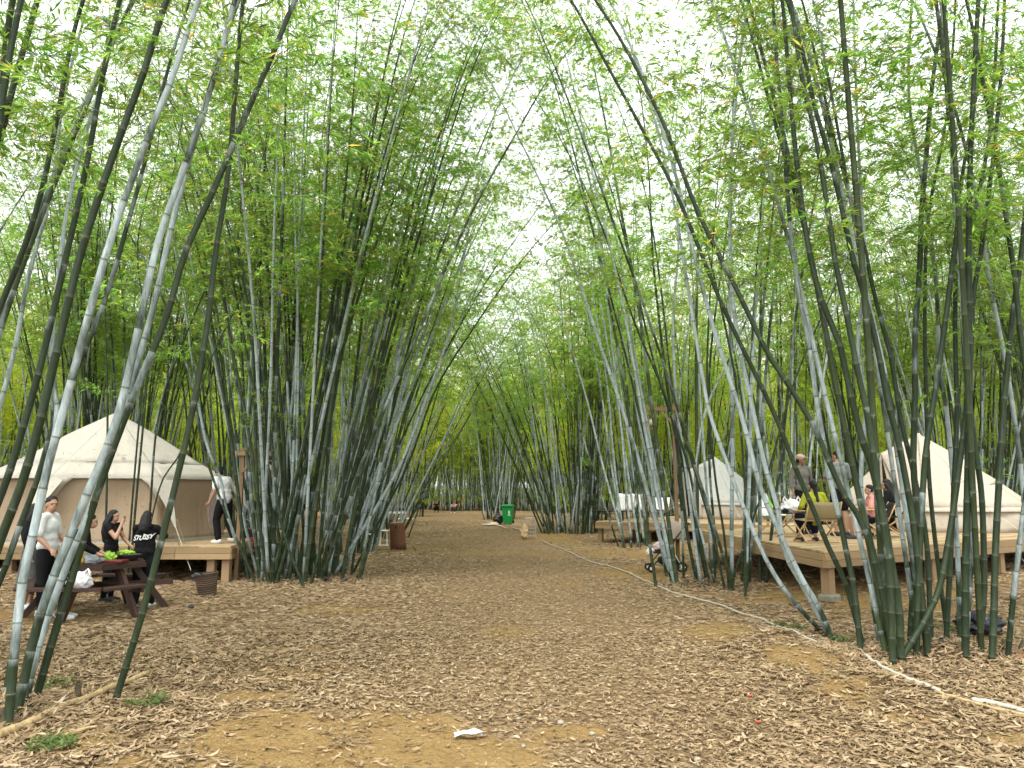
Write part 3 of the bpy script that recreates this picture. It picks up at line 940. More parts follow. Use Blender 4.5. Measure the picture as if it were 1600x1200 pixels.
# overhead clumps just outside the frame on the near flanks
for (x, y), lab in zip(((-9.5, 5.0), (10.5, 6.0), (-8.6, 0.5), (8.6, 1.0)), ('clump beside the camera whose tops hang into the upper left corner', 'clump beside the camera whose tops hang into the upper right corner',
                       'clump behind the camera on the left, only its tops near the frame', 'clump behind the camera on the right, only its tops near the frame')):
    clump(x, y, 14, .9, .9, lab, False, group='bamboo clumps beside the camera', seed=int(x + 40))

clump(-6.3, 7.6, 11, .7, .8, 'bamboo clump standing off the left edge of the picture with culms leaning in', False, lean=(.08, .3), wax=.35, bias=(.9, .1), seed=61)
place(tC, 9, .9, .5, random.Random(33), False, (.02, .16), .25, (-.2, 0), .85, 1.0)
for t_, rx_, ry_, a_, b_, s_ in ((tA, .45, .6, 3, 900, 1), (tB, 1.15, .95, 14, 3600, 2), (tC, 1.0, .5, 6, 2600, 3), (tC2, .2, .2, 1, 300, 4), (tD, .8, .6, 8, 1800, 5), (tA2, .5, .5, 3, 500, 6)): clump_foot(t_, rx_, ry_, a_, b_, s_)
for x, y, n, lab in ((9.0, 25.6, 22, 'bamboo clump behind the back edge of the large right deck'), (12.8, 27.2, 24, 'bamboo clump behind the far corner of the large right deck'), (-7.6, 23.4, 22, 'bamboo clump close behind the walking man on the left deck'),
                     (-11.6, 23.8, 26, 'bamboo clump close behind the peak of the big round tent'), (-16.5, 18.0, 22, 'bamboo clump left of the big round tent at the picture edge'), (8.2, 34.6, 22, 'bamboo clump close behind the small white bell tent')):
    clump(x, y, n, 1.1, .9, lab, False, seed=int(y * 3))


# ---- the far grove: one mass, instanced on points
def grove():
    pts, idx, rot, scl = [], [], [], []
    rr = random.Random(9)
    for cx, cy in [(x * 4.6 + rr.uniform(-1, 1), y) for y in (77, 81.5, 86, 91.5, 98, 106, 115, 125, 136) for x in range(-17, 18)] + \
                  [(s * x, y) for s in (-1, 1) for x in (23, 27.5, 32, 37, 42, 48, 55) for y in (35, 41, 50, 57, 64, 71) if x > y * .30 and x < y * .95]:
        for j in range(16):
            a = rr.uniform(0, 2 * PI); q = math.sqrt(rr.random()) * 2.0
            x, y = cx + q * math.cos(a), cy + q * math.sin(a)
            pts.append((x, y, 0)); idx.append(rr.randrange(4))
            rot.append((Matrix.Rotation(a, 3, 'Z') @ Matrix.Rotation(rr.uniform(0, .15), 3, 'Y')).to_euler()); scl.append(rr.uniform(.85, 1.1))
    me = bpy.data.meshes.new('bamboo_grove')
    me.from_pydata(pts, [], [])
    a = me.attributes.new('rot', 'FLOAT_VECTOR', 'POINT'); a.data.foreach_set('vector', [c for e in rot for c in e])
    a = me.attributes.new('scl', 'FLOAT', 'POINT'); a.data.foreach_set('value', scl)
    a = me.attributes.new('idx', 'INT', 'POINT'); a.data.foreach_set('value', idx)
    o = link('bamboo_grove', me)
    tag(o, 'far mass of bamboo seen beyond and between the clumps', 'bamboo grove', kind='stuff')
    ng = bpy.data.node_groups.new('grove', 'GeometryNodeTree')
    ng.interface.new_socket('Geometry', in_out='INPUT', socket_type='NodeSocketGeometry')
    ng.interface.new_socket('Geometry', in_out='OUTPUT', socket_type='NodeSocketGeometry')
    A = ng.nodes.new
    gi, go, jn = A('NodeGroupInput'), A('NodeGroupOutput'), A('GeometryNodeJoinGeometry')
    def attr(nm, ty):
        x = A('GeometryNodeInputNamedAttribute'); x.data_type = ty; x.inputs['Name'].default_value = nm
        want = {'INT': 'INT', 'FLOAT': 'VALUE', 'FLOAT_VECTOR': 'VECTOR'}[ty]
        return [s for s in x.outputs if s.type == want][0]
    for k_ in range(4):
        # the sources are objects of the end wall, read where they stand in their own space
        src = joined[k_]
        for ob in src:
            oi = A('GeometryNodeObjectInfo'); oi.inputs['Object'].default_value = ob; oi.transform_space = 'ORIGINAL'; oi.inputs['As Instance'].default_value = True
            ins = A('GeometryNodeInstanceOnPoints')
            cmp_ = A('FunctionNodeCompare'); cmp_.data_type = 'INT'; cmp_.operation = 'EQUAL'
            ints = [s for s in cmp_.inputs if s.type == 'INT']
            ng.links.new(attr('idx', 'INT'), ints[0]); ints[1].default_value = k_
            ng.links.new(gi.outputs[0], ins.inputs['Points'])
            ng.links.new(cmp_.outputs[0], ins.inputs['Selection'])
            ng.links.new(oi.outputs['Geometry'], ins.inputs['Instance'])
            e2r = A('FunctionNodeEulerToRotation'); ng.links.new(attr('rot', 'FLOAT_VECTOR'), e2r.inputs[0])
            ng.links.new(e2r.outputs[0], ins.inputs['Rotation'])
            ng.links.new(attr('scl', 'FLOAT'), ins.inputs['Scale'])
            ng.links.new(ins.outputs[0], jn.inputs[0])
    ng.links.new(jn.outputs[0], go.inputs[0])
    md = o.modifiers.new('grove', 'NODES'); md.node_group = ng
    o.color = (.6, .7, .3, 1)
joined = []
for k_ in range(4):
    cm, wm = VAR_FAR[k_]
    c0 = next(o for o in COL.objects if o.data is cm)
    w0 = next(o for o in COL.objects if o.data is wm)
    joined.append((c0, w0))
grove()


# ------------------------------------------------------------ materials for the camp
def wood(name, c, var=.25, rough=.75, grain=(1, 14, 14), knots=True):
    k = N(name)
    oi = k.n('ShaderNodeObjectInfo')
    tc = k.n('ShaderNodeTexCoord').outputs['Object']
    ad = k.n('ShaderNodeVectorMath', operation='ADD'); k.l(tc, ad.inputs[0])
    cb = k.n('ShaderNodeCombineXYZ'); k.l(k.math('MULTIPLY', oi.outputs['Random'], 53.0), cb.inputs[0]); k.l(k.math('MULTIPLY', oi.outputs['Random'], 31.0), cb.inputs[1])
    k.l(cb.outputs[0], ad.inputs[1])
    f = k.noise(2.2, 6, ad.outputs[0], .7, sc=grain)
    lo = tuple(x * (1 - var) for x in c); hi = tuple(min(1, x * (1 + var)) for x in c)
    col = k.ramp(f, [(.25, lo), (.55, c), (.8, hi)])
    big = k.noise(1.3, 3, ad.outputs[0])
    col = k.mix(k.math('MULTIPLY', big, .35), col, tuple(x * .55 for x in c))
    col = k.mix(k.math('MULTIPLY', k.noise(5, 5, ad.outputs[0], .7, sc=(1, 3, 3)), .5), col, tuple(sum(c) / 3 * q for q in (1.10, .92, .70)))   # weathered grey
    h = k.n('ShaderNodeHueSaturation'); k.l(col, h.inputs['Color'])
    k.l(k.math('ADD', k.math('MULTIPLY', oi.outputs['Random'], .45), .78), h.inputs['Value'])
    k.base(h.outputs[0]); k.b.inputs['Roughness'].default_value = rough; k.b.inputs['Specular IOR Level'].default_value = .25
    k.bump(f, .25, .004)
    return k.m

M['deck'] = wood('deck_pine', (.44, .30, .145))
M['fascia'] = wood('fascia_pine', (.38, .245, .11))
M['post'] = wood('post_pine', (.33, .20, .095))
M['redwood'] = wood('stained_table_wood', (.062, .029, .022), rough=.55)
M['crate'] = wood('dark_log_wood', (.20, .072, .030), grain=(14, 14, 1.2), rough=.7)
M['crate_edge'] = wood('sawn_wood', (.42, .27, .13))
M['beech'] = wood('beech_frame', (.55, .36, .15))
M['black'] = simple('black_fabric', (.012, .012, .014), .85, .2, 20)
M['blackmetal'] = simple('black_metal', (.02, .02, .022), .45, .1)
M['plasticbag'] = simple('white_plastic', (.74, .74, .73), .35, .06, 20, bump=.3)
M['clearbag'] = simple('thin_plastic', (.42, .46, .48), .25, .15, 20, bump=.4)
M['greenbag'] = simple('green_plastic', (.05, .42, .12), .3, .3, 16, bump=.3)
M['blackbag'] = simple('black_plastic', (.012, .013, .018), .3, .3, 10, bump=.4, spec=.5)
M['yellow'] = simple('yellow_fruit', (.62, .40, .05), .5, .15)
M['lettuce'] = simple('lettuce', (.30, .52, .06), .5, .35, 30, bump=.4)
M['iron'] = simple('dark_iron', (.035, .032, .030), .45, .3)
M['tray'] = simple('dark_red_tray', (.13, .02, .022), .35, .15)
M['bin'] = simple('green_bin_plastic', (.010, .26, .060), .42, .08, 6)
M['white'] = simple('white_paint', (.78, .78, .76), .5, .05)
M['pvc'] = simple('white_pipe', (.42, .39, .32), .45, .12, 4)
M['rope'] = simple('pale_rope', (.62, .57, .47), .8, .1, 60)
M['card'] = simple('cardboard', (.50, .36, .20), .85, .08)
M['concrete'] = simple('concrete', (.20, .19, .14), .9, .2, 14, bump=.4)
M['brick'] = simple('brick', (.22, .10, .055), .9, .25, 18, bump=.4)
M['stone'] = simple('pebble', (.27, .23, .18), .8, .2)
M['tyre'] = simple('rubber', (.015, .015, .015), .8, .1)
M['taupe'] = simple('stroller_canopy_cloth', (.32, .265, .21), .85, .08)
M['pinkwhite'] = simple('pale_pink_cloth', (.72, .58, .60), .85, .1)
M['khaki'] = simple('khaki_canvas', (.30, .25, .14), .85, .1, 30)
M['glassbulb'] = simple('opal_glass', (.80, .80, .76), .2, .03)


def canvas(name, c, dirt=.1):
    k = N(name)
    tc = k.n('ShaderNodeTexCoord').outputs['Object']
    n1 = k.noise(1.6, 5, tc, .6)
    n2 = k.noise(9, 3, tc, .5, sc=(1, 1, .25))
    col = k.ramp(n1, [(.3, tuple(x * (1 - dirt) for x in c)), (.7, c)])
    col = k.mix(k.math('MULTIPLY', k.math('GREATER_THAN', k.noise(26, 2, tc, .4, sc=(.35, 1, 1.2)), .70), .55), col, tuple(x * .45 for x in (.5, .42, .25)))   # stuck leaves and stains
    k.base(col); k.b.inputs['Roughness'].default_value = .9; k.b.inputs['Specular IOR Level'].default_value = .1
    k.bump(k.math('ADD', n2, k.math('MULTIPLY', k.noise(60, 2, tc), .15)), .55, .05)
    tr = k.n('ShaderNodeBsdfTranslucent'); k.l(col, tr.inputs['Color'])
    ms = k.n('ShaderNodeMixShader'); ms.inputs[0].default_value = .2
    k.l(k.b.outputs[0], ms.inputs[1]); k.l(tr.outputs[0], ms.inputs[2]); k.l(ms.outputs[0], k.o.inputs['Surface'])
    return k.m
M['roofcanvas'] = canvas('pale_roof_canvas', (.58, .535, .465))
M['wallcanvas'] = canvas('tan_wall_canvas', (.50, .385, .27))
M['creamcanvas'] = canvas('cream_canvas', (.56, .49, .40))
M['whitecanvas'] = canvas('white_canvas', (.54, .54, .51))


# ------------------------------------------------------------ decks
def clip(poly, n, d):
    """keep the part of a convex polygon where p.n <= d"""
    o = []
    for i in range(len(poly)):
        a, b = poly[i], poly[(i + 1) % len(poly)]
        da, db = a.dot(n) - d, b.dot(n) - d
        if da <= 0: o.append(a)
        if (da < 0 < db) or (db < 0 < da): o.append(a + (b - a) * (da / (da - db)))
    return o


def deck(label, poly, z, along, posts, faces, thick=.10, gap=.008, pw=.13, fh=.11, rows=2):
    poly = [Vector(p) for p in poly]
    cx = sum(p.x for p in poly) / len(poly); cy = sum(p.y for p in poly) / len(poly)
    t = empty('wooden_deck', (cx, cy, 0), 0, label, 'deck')
    c = Vector((cx, cy))
    al = Vector(along).normalized(); nr = Vector((-al.y, al.x))
    lo = min(p.dot(nr) for p in poly); hi = max(p.dot(nr) for p in poly)
    n = int((hi - lo) / pw)
    r = random.Random(3)
    for i in range(n):
        a, b = lo + i * pw + gap / 2, lo + (i + 1) * pw - gap / 2
        q = clip(clip(poly, nr, b), -nr, -a)
        if len(q) < 3: continue
        # break each run into boards
        s0 = min(p.dot(al) for p in q); s1 = max(p.dot(al) for p in q)
        cuts = [s0 - 1] + [s0 + (i % 3) * 1.2 + 1.2 + 3.6 * k for k in range(0, 4)] + [s1 + 1]
        for u, v in zip(cuts, cuts[1:]):
            q2 = clip(clip(q, al, v - .003), -al, -(u + .003))
            if len(q2) < 3: continue
            o = Vector((sum(p.x for p in q2) / len(q2), sum(p.y for p in q2) / len(q2)))
            dz = r.uniform(-.003, .003)
            m = MB()
            R = Matrix.Rotation(-math.atan2(al.y, al.x), 2)
            lp = [R @ (p - o) for p in q2]
            k = len(lp)
            m.add([(p.x, p.y, dz) for p in lp] + [(p.x, p.y, -.03 + dz) for p in lp],
                  [tuple(range(k)), tuple(range(2 * k - 1, k - 1, -1))] + [(j, j + k, (j + 1) % k + k, (j + 1) % k) for j in range(k)])
            ob = m.build('plank', M['deck'], t, loc=(o.x - cx, o.y - cy, z))
            ob.rotation_euler.z = math.atan2(al.y, al.x)
    for i in faces:
        a, b = poly[i], poly[(i + 1) % len(poly)]
        d = (b - a).normalized(); out_ = Vector((d.y, -d.x))
        if out_.dot((a + b) / 2 - c) < 0: out_ = -out_
        L = (b - a).length
        for row in range(rows):
            u = -.02
            while u < L:
                v = min(u + 4.0, L + .02)
                m = MB(); m.box((0, 0, 0), (v - u - .004, .03, fh - .006), bev=.004)
                mid = a + d * ((u + v) / 2) + out_ * (.018 + row * .003)
                ob = m.build('fascia_board', M['fascia'], t, loc=(mid.x - cx, mid.y - cy, z - .035 - fh * (row + .5)))
                ob.rotation_euler.z = math.atan2(d.y, d.x)
                u = v
    rz = math.atan2(al.y, al.x)
    for x, y in posts:
        g = gz(x, y)
        zt = z - .035 - fh * rows
        m = MB(); m.box((0, 0, 0), (.15, .15, zt - g + .1), bev=.006)
        ob = m.build('post', M['post'], t, loc=(x - cx, y - cy, (zt + g - .1) / 2)); ob.rotation_euler.z = rz
    # joists under the boards
    for s in np.arange(.5, (hi - lo), 1.1):
        q = clip(clip(poly, nr, lo + s + .03), -nr, -(lo + s - .03))
        if len(q) < 3: continue
        s0 = min(p.dot(al) for p in q) + .1; s1 = max(p.dot(al) for p in q) - .1
        A_, B_ = al * s0 + nr * (lo + s) - c, al * s1 + nr * (lo + s) - c
        MB().bar((A_.x, A_.y, z - .10), (B_.x, B_.y, z - .10), .05, .12).build('joist', M['post'], t)
    return t


ZR, ZL, ZM = .85, .70, .75
deckR = deck('large near right deck carrying the people and the cream bell tent', [(4.74, 11.9), (14.5, 18.2), (12.0, 24.0), (4.4, 18.2)], ZR, (9.76, 6.3),
             [(4.86, 12.12), (7.3, 13.7), (9.3, 15.0), (11.3, 16.3), (4.55, 15.2), (4.6, 17.9), (7, 16), (9, 18)], [0, 3])
deckL = deck('left deck under the big round tent', [(-5.46, 15.2), (-6.2, 21.5), (-14.5, 21.5), (-14.5, 15.2)], ZL, (1, 0),
             [(-5.56, 15.32), (-5.85, 15.32), (-7.6, 15.35), (-9.8, 15.35), (-12, 15.35), (-5.9, 18.2), (-8, 18)], [0, 3])
deckM = deck('middle deck under the small white tent', [(2.9, 26.8), (8.2, 23.0), (13.1, 29.9), (7.8, 33.7)], ZM, (5.3, -3.8),
             [(3.05, 26.85), (4.5, 25.8), (6.3, 24.5), (8.1, 23.25), (4.5, 28.6)], [0, 3])
b = MB().box((0, 0, 0), (.26, .26, .13), bev=.03)
o = b.build('concrete_block', M['concrete'], None, loc=(4.86, 12.1, gz(4.86, 12.1) + .03)); o.rotation_euler.z = .57
tag(o, 'mossy concrete footing block under the corner post of the large right deck', 'concrete block')


# ------------------------------------------------------------ tents
def cloth_panel(name, pts, rows, mats, parent, sag=.05, wr=.012, seed=0, thick=.006, mi=0):
    """a patch stretched between a top edge and a bottom edge: pts = (top_left, top_right, bottom_left, bottom_right)"""
    tl, tr, bl, br = [Vector(p) for p in pts]
    nrm = (tr - tl + br - bl).cross(bl - tl + br - tr)
    nrm = nrm.normalized() if nrm.length else Vector((0, 0, 1))
    nc, nr_ = rows[0] * 2, rows[1]
    vs, fs = [], []
    for j in range(nr_ + 1):
        v = j / nr_
        for i in range(nc + 1):
            u = i / nc
            p = tl.lerp(tr, u).lerp(bl.lerp(br, u), v)
            w_ = math.sin(PI * u) * math.sin(PI * v)
            e = min(1, 6 * min(u, 1 - u))
            wz = (vnoise(u * 5 + seed * 3.1, v * 2.2 + seed) - .5) * wr * 3 * e + math.sin(u * 9 + v * 3 + seed) * wr * e * math.sin(PI * v)
            wz += (abs(vnoise(u * 9 + v * 2.5 + seed * 1.7, v * 1.6 + seed) - .5) * -2 + .5) * wr * 1.6 * e
            vs.append(p + nrm * (-sag * w_ + float(wz)))
    for j in range(nr_):
        for i in range(nc):
            a = j * (nc + 1) + i
            fs.append((a, a + 1, a + nc + 2, a + nc + 1))
    m = MB().add(vs, fs, mi)
    ob = m.build(name, mats, parent, smooth=True)
    so = ob.modifiers.new('solid', 'SOLIDIFY'); so.thickness = thick; so.offset = 0
    return ob


def bell_tent(label, c, apex, R, wall_h, n, door_az, ridge, zb, mat, rot0=0.0, wallmat=None, doorw=.30):
    """cone roof on a low wall with an A-frame door; coordinates are in the world"""
    t = empty('bell_tent', (c[0], c[1], zb), 0, label, 'tent')
    o = Vector((c[0], c[1], zb))
    apex = Vector(apex) - o; ridge = Vector(ridge) - o
    angs = []
    step = (2 * PI - 2 * doorw) / n
    for i in range(n + 1): angs.append(door_az + doorw + step * i)
    eave = [Vector((math.cos(a) * R, math.sin(a) * R, wall_h)) for a in angs]
    base = [Vector((math.cos(a) * R * 1.05, math.sin(a) * R * 1.05, .0)) for a in angs]
    flap = [Vector((math.cos(a) * R * 1.03, math.sin(a) * R * 1.03, wall_h - .10)) for a in angs]
    top = [apex + Vector((math.cos(a), math.sin(a), 0)) * .05 for a in angs]
    wm = wallmat or mat
    for i in range(n):
        cloth_panel('roof_panel', (top[i], top[i + 1], eave[i], eave[i + 1]), (8, 14), [mat], t, sag=.07, wr=.014, seed=i)
        cloth_panel('eave_flap', (eave[i] * 1.003, eave[i + 1] * 1.003, flap[i] * 1.015, flap[i + 1] * 1.015), (6, 2), [mat], t, sag=0, wr=.004, seed=i + 30)
        cloth_panel('wall_panel', (eave[i] - Vector((0, 0, .03)), eave[i + 1] - Vector((0, 0, .03)), base[i], base[i + 1]), (6, 4), [wm], t, sag=.03, wr=.016, seed=i + 60)
    # door: ridge out from the apex, canvas dropping to the two door corners
    cloth_panel('door_panel', (top[0], ridge, eave[0], ridge.lerp(base[0], .55)), (6, 10), [mat], t, sag=.02, wr=.012, seed=91)
    cloth_panel('door_panel', (ridge, top[-1], ridge.lerp(base[-1], .55), eave[-1]), (6, 10), [mat], t, sag=.02, wr=.012, seed=92)
    dl, dr = base[0] + (ridge - base[0]) * .0, base[-1]
    cloth_panel('door_panel', (ridge, ridge + Vector((0, 0, -.01)), dl, dl.lerp(dr, .42)), (6, 10), [mat], t, sag=.03, wr=.02, seed=93)
    cloth_panel('door_panel', (ridge + Vector((0, 0, -.01)), ridge, dl.lerp(dr, .62), dr), (6, 10), [mat], t, sag=-.03, wr=.02, seed=94)
    cloth_panel('door_panel', (ridge.lerp(base[0], .55), ridge.lerp(base[0], .56), eave[0], base[0]), (4, 4), [wm], t, sag=0, wr=.005, seed=95)
    # cap, seam ropes, pole
    MB().lathe([(.12, -.12), (.07, -.02), (.03, .05)], 10, tuple(apex)).build('cap', [mat], t, smooth=True)
    MB().tube([(apex.x, apex.y, .0), tuple(apex)], .02, 8).build('pole', M['post'], t, smooth=True)
    for i in range(n + 1):
        e = eave[i]; d = Vector((e.x, e.y, 0)).normalized()
        MB().tube([e, e + d * 1.1 + Vector((0, 0, -wall_h * .9))], .005, 5).build('guy_rope', M['rope'], t)
        MB().tube([top[i] * 1.0 + Vector((0, 0, .0)), top[i].lerp(e, .5) + Vector((0, 0, -.02)), e * 1.004 + Vector((0, 0, .006))], .008, 5).build('seam', [mat], t)
    return t


apR = P(1435, 680, 19.2); rdR = P(1377, 708, 18.0)
bell_tent('cream bell tent with wrinkled canvas on the large right deck', (10.35, 19.3), apR, 2.25, .55, 10, math.radians(222), rdR, ZR, M['creamcanvas'])
apM = P(1117, 716, 29.8); rdM = P(1068, 738, 28.6)
bell_tent('small white bell tent on the middle deck behind crossing culms', (8.1, 29.7), apM, 1.75, .6, 9, math.radians(212), rdM, ZM, M['whitecanvas'], wallmat=M['creamcanvas'])


def big_tent():
    c = Vector((-9.25, 17.9, ZL))
    t = empty('big_round_tent', tuple(c), 0, 'big round tan tent with pale petal shaped roof behind the picnic table', 'tent')
    n = 8
    R = 2.55
    a0 = math.radians(-42)
    ang = [a0 + i * 2 * PI / n for i in range(n)]
    apex = Vector((0, 0, 2.85))
    Rm, zm = R * .80, 1.66     # seam ring low on the roof
    ze = 1.34
    V3 = lambda a, r, z: Vector((math.cos(a) * r, math.sin(a) * r, z))
    for i in range(n):
        a, b = ang[i], ang[(i + 1) % n]
        if b < a: b += 2 * PI
        mid = (a + b) / 2
        top = (apex + V3(a, .04, 0), apex + V3(b, .04, 0))
        cloth_panel('roof_panel', (*top, V3(a, Rm, zm), V3(b, Rm, zm)), (8, 12), [M['roofcanvas']], t, sag=.05, wr=.010, seed=i)
        cloth_panel('roof_panel', (V3(a, Rm, zm), V3(b, Rm, zm), V3(a, R * 1.03, ze), V3(b, R * 1.03, ze)), (8, 3), [M['roofcanvas']], t, sag=.0, wr=.006, seed=i + 10)
        # petal edge: a pale border that curves down at each corner
        m = MB(); vs, fs = [], []
        K = 16
        for j in range(K + 1):
            u = j / K
            aa = a + (b - a) * u
            rr = R * 1.035 * math.cos((b - a) / 2) / math.cos((u - .5) * (b - a))
            e = abs(u - .5) * 2
            drop = .03 + .62 * max(0, (e - .62) / .38) ** 1.6
            p = V3(aa, rr, ze); q = V3(aa, rr * (1 + .02 * drop), ze - drop)
            vs += [p, q]
            if j: fs.append((2 * j - 2, 2 * j, 2 * j + 1, 2 * j - 1))
        m.add(vs, fs); ob = m.build('roof_border', [M['roofcanvas']], t, smooth=True)
        so = ob.modifiers.new('solid', 'SOLIDIFY'); so.thickness = .006
        # wall: outward bowed panel
        cloth_panel('wall_panel', (V3(a, R, ze - .01), V3(b, R, ze - .01), V3(a, R * 1.02, 0), V3(b, R * 1.02, 0)), (12, 10), [M['wallcanvas']], t, sag=-.10, wr=.014, seed=i + 20)
        MB().bar(V3(a, R * 1.04, .03), V3(b, R * 1.04, .03), .03, .06).build('ground_strip', [M['roofcanvas']], t)
        # long tail at the corner and its rope
        tip = V3(a, R * 1.32, .35)
        d1 = V3(a + PI / 2, .16, 0)
        s = V3(a, R * 1.04, ze - .05)
        m = MB(); m.add([s - d1 * 1.6, s + d1 * 1.6, s.lerp(tip, .5) - d1 * .62, s.lerp(tip, .5) + d1 * .62, tip - d1 * .12, tip + d1 * .12], [(0, 1, 3, 2), (2, 3, 5, 4)])
        ob = m.build('tail_flap', [M['roofcanvas']], t); so = ob.modifiers.new('solid', 'SOLIDIFY'); so.thickness = .006
        rope_end = V3(a, R * 1.62, -.45 if (V3(a, R * 1.62, 0).y + c.y < 15.2) else .02)
        MB().tube([tip, rope_end], .006, 5).build('guy_rope', M['rope'], t)
    # oval zipped window on the right-hand panel
    aw = math.radians(-14)
    m = MB(); K = 20; vs = []
    for j in range(K):
        th = 2 * PI * j / K
        vs.append(V3(aw + math.cos(th) * .085, R * 1.075, .68 + math.sin(th) * .50))
    m.add(vs, [tuple(range(K))]); ob = m.build('window_flap', [simple('lilac_mesh', (.42, .33, .32), .8)], t)
    so = ob.modifiers.new('solid', 'SOLIDIFY'); so.thickness = .01
    MB().lathe([(.10, -.08), (.05, .02), (.02, .10)], 10, tuple(apex)).build('cap', [M['roofcanvas']], t, smooth=True)
    # leaf litter caught on the roof
    V_, T_ = [], []
    r = random.Random(4)
    for i in range(150):
        a = r.uniform(math.radians(-170), math.radians(-5)); q = r.uniform(.12, .97)
        k_ = (a - a0) % (2 * PI / n) - PI / n
        rr = Rm * q * math.cos(PI / n) / math.cos(k_)
        z = apex.z + (zm - apex.z) * q + .016
        p = V3(a, rr, z); d = Vector((r.uniform(-1, 1), r.uniform(-1, 1), 0)).normalized()
        slope = (apex.z - zm) / Rm
        def sp(v): return p + v + Vector((0, 0, -slope * v.dot(V3(a, 1, 0)) + .004))
        s = Vector((-d.y, d.x, 0)); L = r.uniform(.05, .12); nn = len(V_)
        V_ += [sp(-d * L), sp(-s * .008), sp(d * L), sp(s * .008)]; T_ += [(nn, nn + 1, nn + 2), (nn, nn + 2, nn + 3)]
    ob = link('stuck_leaves', np_mesh('stuck_leaves', [tuple(v) for v in V_], T_, [M['dry']]), t); ob['kind'] = 'stuff'
big_tent()


# ------------------------------------------------------------ lantern posts
def lantern_post(label, x, y, h, side, bar, lean=0.0):
    z = gz(x, y)
    t = empty('lantern_post', (x, y, z), 0, label, 'lantern post')
    MB().bar((0, 0, -.1), (lean, 0, h), .075, .075).build('pole', M['post'], t)
    MB().bar((lean - side * .12, -.05, h - .12), (lean + side * bar, -.05, h - .12), .06, .08).build('crossbar', M['post'], t)
    MB().bar((lean, -.05, h - .5), (lean + side * bar * .5, -.05, h - .16), .04, .05).build('brace', M['post'], t)
    lx = lean + side * (bar - .10)
    lt = MB()
    for i in (-1, 1):
        for j in (-1, 1): lt.box((i * .08, j * .08, -.16), (.022, .022, .30))
    lt.box((0, 0, -.008), (.20, .20, .02)).box((0, 0, -.32), (.20, .20, .02))
    lo = lt.build('lantern_frame', M['post'], t, loc=(lx, -.05, h - .26))
    MB().lathe([(.01, -.07), (.055, -.04), (.065, 0), (.045, .05), (.015, .09)], 12).build('bulb', M['glassbulb'], lo, smooth=True, loc=(0, 0, -.16))
    MB().tube([(lx, -.05, h - .26), (lx, -.05, h - .12)], .006, 5).build('hook', M['blackmetal'], t)
lantern_post('orange wood lantern post at the corner of the left deck', P(374, 800, 15.6).x, 15.6, 2.62 - gz(-5.4, 15), 1, .66, .02)
lantern_post('orange wood lantern post with box lantern above the small white tent', P(1056, 760, 17.4).x, 17.4, 3.72, -1, .62)


# ------------------------------------------------------------ people
def skin_mat(name, c): return simple(name, c, .55, .06, 8, spec=.3)
M['skin'] = skin_mat('skin', (.42, .24, .16))
M['skin_dark'] = skin_mat('tanned_skin', (.27, .145, .09))
M['hair'] = simple('black_hair', (.010, .009, .009), .65, .3, 40, sc=(1, 1, .1))
M['eye'] = simple('eye', (.01, .008, .006), .2)
M['lips'] = simple('lips', (.30, .11, .09), .5)


def cloth_m(name, c):
    k = N(name)
    tc = k.n('ShaderNodeTexCoord').outputs['Object']
    k.base(k.ramp(k.noise(7, 4, tc), [(.3, tuple(x * .85 for x in c)), (.7, tuple(min(1, x * 1.08) for x in c))]))
    k.b.inputs['Roughness'].default_value = .9; k.b.inputs['Specular IOR Level'].default_value = .12
    k.bump(k.noise(9, 3, tc, .5, sc=(1, 1, .6)), .7, .03)
    return k.m
for nm, c in dict(c_white=(.66, .66, .68), c_black=(.012, .012, .013), c_navy=(.012, .014, .028), c_grey=(.20, .215, .20), c_workshirt=(.17, .165, .145), c_yellow=(.33, .35, .03), c_pink=(.62, .28, .24),
                  c_greyskirt=(.10, .105, .105), c_darkgrey=(.05, .05, .055), c_cap=(.50, .36, .28), c_white2=(.72, .72, .71), c_red=(.42, .03, .03)).items(): M[nm] = cloth_m(nm, c)


def ico(c, rad, rot=None, sub=2):
    bm = bmesh.new(); bmesh.ops.create_icosphere(bm, subdivisions=sub, radius=1)
    R = (rot or Matrix.Identity(3)).to_4x4()
    mt = Matrix.Translation(c) @ R @ Matrix.Diagonal((*rad, 1))
    vs = [tuple(mt @ v.co) for v in bm.verts]; fs = [tuple(v.index for v in f.verts) for f in bm.faces]
    bm.free()
    return vs, fs


class Fig(MB):
    def ell(self, c, rad, rot=None): return self.add(*ico(c, rad, rot))
    def limb(self, pts, rs, n=12):
        pts = [Vector(p) for p in pts]
        self.tube(pts, rs, n)
        for p, r in ((pts[0], rs[0]), (pts[-1], rs[-1])): self.ell(p, (r, r, r))
        for p, r in zip(pts[1:-1], rs[1:-1]): self.ell(p, (r, r, r))
        return self
    def fuse(self, name, mat, parent, vox, smooth=3):
        me = self.mesh(name, [mat], True)
        ob = bpy.data.objects.new(name, me); COL.objects.link(ob)
        rm = ob.modifiers.new('r', 'REMESH'); rm.mode = 'VOXEL'; rm.voxel_size = vox; rm.use_smooth_shade = True
        sm = ob.modifiers.new('s', 'SMOOTH'); sm.factor = .5; sm.iterations = smooth
        dg = bpy.context.evaluated_depsgraph_get()
        m2 = bpy.data.meshes.new_from_object(ob.evaluated_get(dg))
        ob.modifiers.clear(); ob.data = m2; m2.name = name
        if not m2.materials: m2.materials.append(mat)
        bpy.data.meshes.remove(me)
        ob.parent = parent
        return ob


